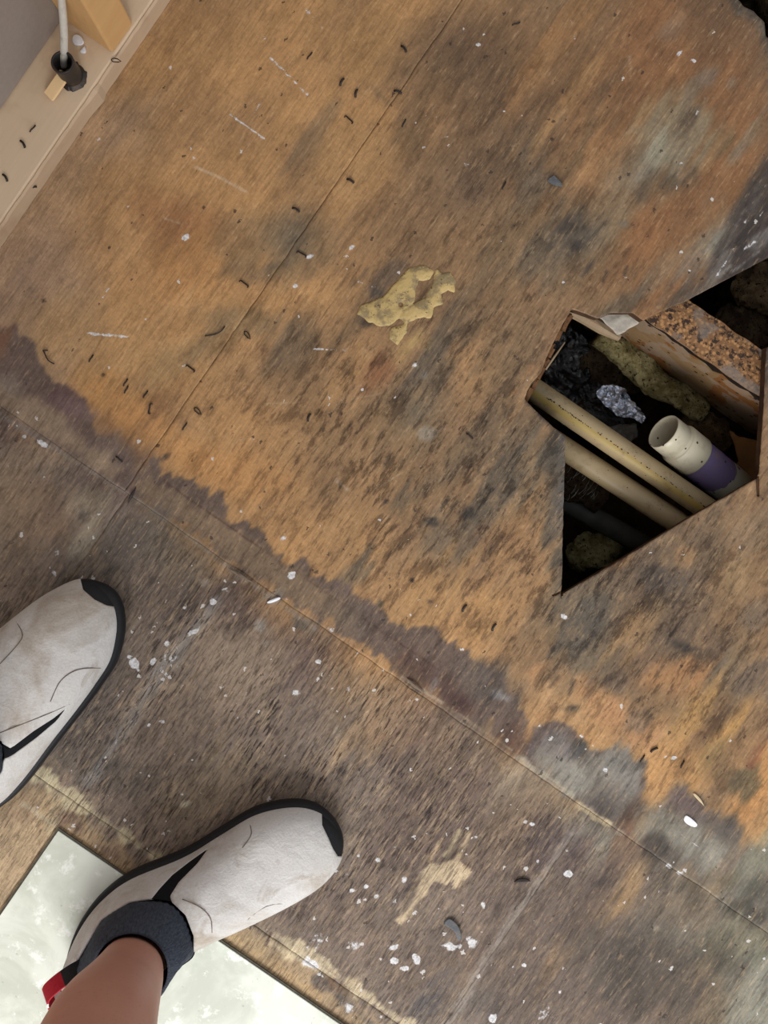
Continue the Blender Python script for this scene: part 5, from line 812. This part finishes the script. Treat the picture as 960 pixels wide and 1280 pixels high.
# ------------------------------------------------------------------ person: legs and shoes
def suede():
    M = Mat('pale_suede', .9, .15); n1 = M.noise(M.obj, 14, 6, .65, .6); n2 = M.noise(M.obj, 500, 3, .6); n3 = M.noise(M.obj, 40, 5, .6, 1.)
    col = M.mix(M.step(n1, .42, .72), L4((196, 193, 190)), L4((162, 151, 138))); col = M.mix(M.math('MULTIPLY', M.step(n3, .56, .72), .4), col, L4((138, 120, 100)))
    col = M.mix(1, col, M.gray(M.lrange(n2, .3, .7, .93, 1.06)), 'MULTIPLY')
    M.b.inputs['Sheen Weight'].default_value = .2
    return M.done(col, M.math('ADD', n2, M.math('MULTIPLY', n3, 3.)), .35, .0012)
M_suede = suede()
M_elastic = plain('black_elastic', (20, 21, 24), .85, .15, .3, 400, bump=.5)
M = Mat('black_knit', .9, .12); P = M.xyz(M.obj); wv = M.N.new('ShaderNodeTexWave'); M.t.links.new(M.mapping(M.obj, (1, 1, 0)), wv.inputs[0]); wv.inputs['Scale'].default_value = 260; wv.inputs['Distortion'].default_value = 1.5
kn = M.noise(M.mapping(M.obj, (700, 700, 160)), 1, 2); M_knit = M.done(M.mix(kn, L4((26, 29, 36)), L4((84, 90, 102))), kn, .8, .001)  # grey-blue highlights of the ribs mixed into the knit's colour
M_insole = plain('dark_lining', (26, 26, 30), .9, .1)
M_stitch = plain('grey_thread', (112, 100, 90), .8, .1)

def outline_pts(px, z, per=6): return crom([at(x, y, z) for x, y in px], per, True)
def make_shoe(person, outline, heel, toe, opening, gore, cap, top_centre, top_r, prof, stitches, loop=None, inset=(0, 0)):
    org = at(*heel, 0); sh = empty('shoe', org - person.location); sh.parent = person
    inv = Matrix.Translation(-org)
    def add(name, V, Fc, mat, smooth=True):
        me = mesh(name, V, Fc, smooth); me.transform(inv); return link(name, me, sh, mat)
    # sole
    O = outline_pts(outline, .011); cen = sum(O, Vector()) / len(O)
    def ring(k, z): return [Vector((cen.x + (p.x - cen.x) * k, cen.y + (p.y - cen.y) * k, z)) for p in O]
    zb = .0048
    sv, sf = loft([ring(.955, zb), ring(.985, zb + .003), ring(1.0, zb + .008), ring(.998, zb + .014), ring(.985, zb + .019), ring(.96, zb + .0205)], True, True)
    area2 = sum((O[i].x * O[(i + 1) % len(O)].y - O[(i + 1) % len(O)].x * O[i].y) for i in range(len(O)))
    if area2 < 0: sf = [tuple(reversed(q)) for q in sf]
    add('sole', sv, sf, M_black)
    # upper
    hp = at(*heel, .011); tp = at(*toe, .011); ax = (tp - hp); ax.z = 0; L_ = ax.length; ax.normalize(); nx = Vector((-ax.y, ax.x, 0))
    rimd = Vector((inset[0], inset[1], 0)); sg = 1 if area2 > 0 else -1; O2 = []
    for i in range(len(O)):
        tg = (O[(i + 2) % len(O)] - O[i - 2]).normalized(); nr = Vector((tg.y, -tg.x, 0)) * sg
        O2.append(O[i] - nr * (.0008 + .0050 * max(0, nr.dot(rimd)) ** .8))
    O = O2
    S_ = np.array([(p - hp).dot(ax) for p in O]); N_ = np.array([(p - hp).dot(nx) for p in O]); s0, s1 = S_.min(), S_.max()
    def sides(s):
        c = []
        for i in range(len(O)):
            j = (i + 1) % len(O)
            if (S_[i] - s) * (S_[j] - s) <= 0 and S_[i] != S_[j]: c.append(N_[i] + (N_[j] - N_[i]) * (s - S_[i]) / (S_[j] - S_[i]))
        return (min(c), max(c)) if len(c) >= 2 else None
    NS, NT = 170, 110; V = []
    hs = np.linspace(0, 1, 201); hz = np.interp(hs, [p[0] for p in prof], [p[1] for p in prof]); hz = np.convolve(np.pad(hz, 12, 'edge'), np.ones(25) / 25, 'valid')
    for i in range(NS + 1):
        t_ = i / NS; t_ = .5 - .5 * math.cos(math.pi * t_); s = s0 + (s1 - s0) * min(max(t_, .0004), .9996); q = sides(s)
        l, r = q; c = (l + r) / 2; w_ = max((r - l) / 2, .0004); h = float(np.interp(t_, hs, hz))
        if t_ > .72: h = .018 + (h - .018) * max(0, 1 - ((t_ - .72) / .28) ** 3.2) ** .5
        if t_ < .05: h = .018 + (h - .018) * (1 - ((.05 - t_) / .05) ** 3) ** .5
        for j in range(NT + 1):
            th = math.pi * j / NT; cx = math.cos(th); sx = math.sin(th)
            lat = c + w_ * math.copysign(abs(cx) ** .82, cx); z = .016 + (h - .016) * max(sx, 0) ** .72
            p = hp + ax * s + nx * lat; V.append((p.x, p.y, z))
    V = np.array(V); idx = np.arange((NS + 1) * (NT + 1)).reshape(NS + 1, NT + 1)
    V[:, 2] += .0009 * fbm(V[:, 0], V[:, 1], 45, 45, 81, 3) * np.clip((V[:, 2] - .02) / .02, 0, 1)
    a = idx[:-1, :-1].ravel(); b = idx[1:, :-1].ravel(); c = idx[1:, 1:].ravel(); d = idx[:-1, 1:].ravel()
    T = np.vstack([np.stack([a, b, c], 1), np.stack([a, c, d], 1)])
    proj = lambda V: (480 + V[:, 0] * F / (H - V[:, 2]), 640 - V[:, 1] * F / (H - V[:, 2]))
    topside = lambda V: V[:, 2] > .03
    pieces = {}
    x, y = proj(V); V, f_, s = cut(V, T, np.where(V[:, 2] > .03, sdf(x, y, opening), 50.)); T = T[s > 0]
    for nm, poly in (('gore', gore), ('toe_cap', cap)):
        x, y = proj(V); V, f_, s = cut(V, T, sdf(x, y, poly)); pieces[nm] = T[s < 0]; T = T[s >= 0]
    pieces['upper'] = T
    full = V
    for nm, Tt in pieces.items():
        if len(Tt) == 0: continue
        P_, T_ = compact(V, Tt); mt = {'gore': M_elastic, 'toe_cap': M_black, 'upper': M_suede}[nm]
        me = npmesh(nm, P_ - np.array(org), T_, True); o = link(nm, me, sh, mt)
        m = o.modifiers.new('thickness', 'SOLIDIFY'); m.thickness = .0022 if nm != 'gore' else .001; m.offset = {'gore': -1, 'toe_cap': .6, 'upper': -.2}[nm]
    # stitching laid on the surface
    fx, fy = proj(full)
    for st in stitches:
        pts = []
        for p in crom([Vector((q[0], q[1], 0)) for q in st], 6):
            k = np.argmin((fx - p.x) ** 2 + (fy - p.y) ** 2 + np.where(full[:, 2] < .02, 50, 0)); pts.append(at(p.x, p.y, full[k, 2] + .0016))
        v_, f2 = tube(pts, .00045, 5); add('stitching', v_, f2, M_stitch)
    # knitted collar
    op = crom([Vector((p[0], p[1], 0)) for p in opening], 6, True); cx = sum((p.x for p in op)) / len(op); cy = sum((p.y for p in op)) / len(op); tc = at(*top_centre)
    angs = sorted(op, key=lambda p: math.atan2(p.y - cy, p.x - cx)); n = 96
    A_ = np.array([math.atan2(p.y - cy, p.x - cx) for p in angs]); R_ = np.array([math.hypot(p.x - cx, p.y - cy) for p in angs])
    th = np.linspace(-math.pi, math.pi, n, endpoint=False); Rr = np.interp(th, A_, R_, period=2 * math.pi)
    def oring(k, z): return [at(cx + k * Rr[i] * math.cos(th[i]), cy + k * Rr[i] * math.sin(th[i]), z) for i in range(n)]
    def tring(r, z, dz=0): return [Vector((tc.x + r * math.cos(th[i]), tc.y - r * math.sin(th[i]), z)) for i in range(n)]
    low = oring(.99, .060); mid = oring(.93, .080); tp_ = tring(top_r, tc.z); tp2 = tring(top_r - .0004, tc.z + .002); inn = tring(top_r - .0025, tc.z)
    m1 = [mid[i].lerp(tp_[i], .4) + Vector((0, 0, .006)) for i in range(n)]; m2 = [mid[i].lerp(tp_[i], .75) + Vector((0, 0, .004)) for i in range(n)]
    for r_ in (mid, m1, m2):
        for i in range(n):
            d_ = Vector((math.cos(th[i]), -math.sin(th[i]), 0)); r_[i] = r_[i] + d_ * (.0005 if i % 2 else -.0005)
    v_, f2 = loft([low, mid, m1, m2, tp_, tp2, inn]); add('knit_collar', v_, f2, M_knit)
    v_, f2 = loft([oring(1.01, .058), oring(.8, .04), oring(.3, .03)]); add('lining', v_, f2, M_insole)
    if loop:
        P = crom([at(*p) for p in loop], 6); wd = Vector((.45, -.55, .6)).normalized() * .0072; V_ = []; 
        for p in P: V_ += [p - wd, p + wd]
        F_ = [(2 * i, 2 * i + 1, 2 * i + 3, 2 * i + 2) for i in range(len(P) - 1)]
        o = add('heel_loop', V_, F_, M_loop, False); m = o.modifiers.new('t', 'SOLIDIFY'); m.thickness = .0016; m.offset = 0
        o.data.materials.append(M_loopw); o.data.materials.append(M_black)
        for i, pl in enumerate(o.data.polygons):
            pl.material_index = 2 if i < 9 else (1 if i % 10 in (0, 1, 2) and i > 12 else 0)
        o['label'] = 'red, white and black webbing heel loop'
    return sh
M_loop = plain('red_webbing', (150, 26, 40), .8, .2, .15, 500); M_loopw = plain('white_webbing', (206, 204, 200), .8, .2, .1, 500)

person = empty('person', (-.30, -.33, 0)); person['label'] = 'standing person seen from above, bare lower leg, pale grey slip-on shoes with black soles'; person['category'] = 'person'
pinv = Matrix.Translation(-person.location)
PROF = [(0, .060), (.08, .068), (.2, .078), (.38, .086), (.5, .080), (.62, .066), (.75, .054), (.88, .047), (1, .042)]
R_out = [(86, 1205), (91, 1176), (106, 1143), (130, 1113), (165, 1087), (230, 1060), (275, 1033), (315, 1009), (350, 999), (380, 998), (403, 1007), (420, 1024), (429, 1045), (428, 1066), (418, 1086), (395, 1107), (355, 1129), (310, 1148), (272, 1162), (235, 1180), (200, 1203), (165, 1222), (130, 1229), (103, 1223)]
R_open = [(92, 1224), (95, 1206), (102, 1192), (127, 1150), (162, 1128), (189, 1124), (214, 1127), (232, 1144), (242, 1170), (242, 1194), (226, 1208), (206, 1224), (170, 1242), (120, 1245)]
R_gore = [(188, 1127), (200, 1112), (216, 1095), (238, 1078), (262, 1061), (248, 1080), (224, 1104), (213, 1121), (216, 1131), (200, 1130)]
R_cap = [(398, 980), (401, 1012), (402, 1032), (409, 1046), (415, 1060), (421, 1070), (450, 1070), (450, 980)]
L_out = [(154, 753), (158, 775), (156, 798), (148, 826), (130, 854), (108, 884), (75, 926), (45, 966), (20, 994), (-5, 1014), (-40, 1050), (-75, 1085), (-108, 1100), (-138, 1092), (-148, 1062), (-136, 1020), (-106, 960), (-75, 900), (-45, 845), (-10, 800), (30, 765), (65, 740), (100, 724), (126, 727), (144, 737)]
L_open = [(2, 926), (5, 944), (3, 962), (-10, 984), (-36, 1010), (-70, 1040), (-105, 1052), (-128, 1040), (-118, 1005), (-90, 965), (-60, 938), (-25, 922)]
L_gore = [(-12, 934), (-8, 920), (4, 930), (13, 935), (40, 914), (66, 897), (82, 884), (70, 900), (44, 922), (14, 944), (0, 950)]
L_cap = [(98, 700), (101, 726), (104, 738), (118, 750), (132, 757), (148, 760), (180, 762), (180, 700)]
loopp = [(104, 1208, .070), (88, 1217, .078), (70, 1230, .080), (58, 1242, .076), (58, 1252, .070), (70, 1253, .064), (88, 1240, .060), (104, 1226, .056)]
sr = make_shoe(person, R_out, (84, 1206), (429, 1050), R_open, R_gore, R_cap, (164, 1213, .112), .0318, PROF,
          [[(311, 1026), (314, 1043), (303, 1060)], [(298, 1165), (311, 1148), (333, 1133), (355, 1130), (370, 1138)], [(252, 1178), (300, 1158), (352, 1134)], [(228, 1124), (250, 1134), (263, 1148), (265, 1166)]], loopp, (-.42, .91))
sr['label'] = 'right shoe, pale suede slip-on standing partly on the pale tile'
sl = make_shoe(person, L_out, (-148, 1078), (157, 764), L_open, L_gore, L_cap, (-72, 985, .112), .0318, PROF,
          [[(17, 773), (27, 789), (25, 802), (0, 830)], [(128, 835), (98, 837), (76, 851), (63, 877)], [(87, 880), (56, 894), (0, 916)]], None, (.93, -.1))
sl['label'] = 'left shoe, pale suede slip-on cut by the left edge of the frame'
# both legs as one continuous body, grown from connected joints
def w_(x, y, z): return tuple(at(x, y, z))
J = [((-.385, -.470, .90), .095), ((-.320, -.520, .86), .085), ((-.235, -.435, .68), .070), ((-.186, -.362, .475), .052), ((-.183, -.370, .36), .051), (w_(124, 1288, .25), .0415), (w_(152, 1238, .16), .0325), (w_(164, 1213, .112), .0290), (w_(166, 1200, .07), .026), (w_(230, 1150, .040), .020), (w_(330, 1085, .032), .014),
     ((-.450, -.400, .86), .085), ((-.425, -.300, .68), .070), ((-.372, -.235, .475), .052), ((-.366, -.238, .36), .051), ((-.362, -.230, .25), .0415), (w_(-74, 990, .16), .0325), (w_(-72, 985, .112), .0290), (w_(-66, 975, .07), .026), (w_(-10, 900, .040), .020), (w_(60, 830, .032), .014)]
E = [(0, 1), (1, 2), (2, 3), (3, 4), (4, 5), (5, 6), (6, 7), (7, 8), (8, 9), (9, 10), (0, 11), (11, 12), (12, 13), (13, 14), (14, 15), (15, 16), (16, 17), (17, 18), (18, 19), (19, 20)]
me = bpy.data.meshes.new('body'); me.from_pydata([Vector(j[0]) - person.location for j in J], E, []); body = link('body', me, person)
body.modifiers.new('skin', 'SKIN'); me.skin_vertices.new() if not me.skin_vertices else None
for i, j in enumerate(J): me.skin_vertices[0].data[i].radius = (j[1], j[1])
me.skin_vertices[0].data[0].use_root = True
m = body.modifiers.new('sub', 'SUBSURF'); m.levels = m.render_levels = 3; body.modifiers['skin'].use_smooth_shade = True
M = Mat('skin', .5, .35); n1 = M.noise(M.obj, 18, 5, .6); n2 = M.noise(M.obj, 420, 3, .6)
col = M.mix(n1, L4((170, 118, 100)), L4((196, 146, 126))); col = M.mix(M.math('MULTIPLY', M.step(n2, .6, .72), .25), col, L4((120, 70, 58)))
M.b.inputs['Subsurface Weight'].default_value = .08; M.b.inputs['Subsurface Radius'].default_value = (.01, .004, .002); M.b.inputs['Subsurface Scale'].default_value = .5
me.materials.append(M.done(col, n2, .15, .0005)); body['label'] = 'bare lower leg with light skin'
# dark shorts over hips and thighs
me = bpy.data.meshes.new('shorts'); JS = [J[0], J[1], J[2], J[11], J[12]]; me.from_pydata([Vector(j[0]) - person.location for j in JS], [(0, 1), (1, 2), (0, 3), (3, 4)], []); sho = link('shorts', me, person)
sho.modifiers.new('skin', 'SKIN')
me.skin_vertices.new() if not me.skin_vertices else None
for i, j in enumerate(JS): me.skin_vertices[0].data[i].radius = (j[1] * 1.14, j[1] * 1.14)
me.skin_vertices[0].data[0].use_root = True
m = sho.modifiers.new('sub', 'SUBSURF'); m.levels = m.render_levels = 2; me.materials.append(plain('dark_cloth', (46, 50, 60), .9, .1))
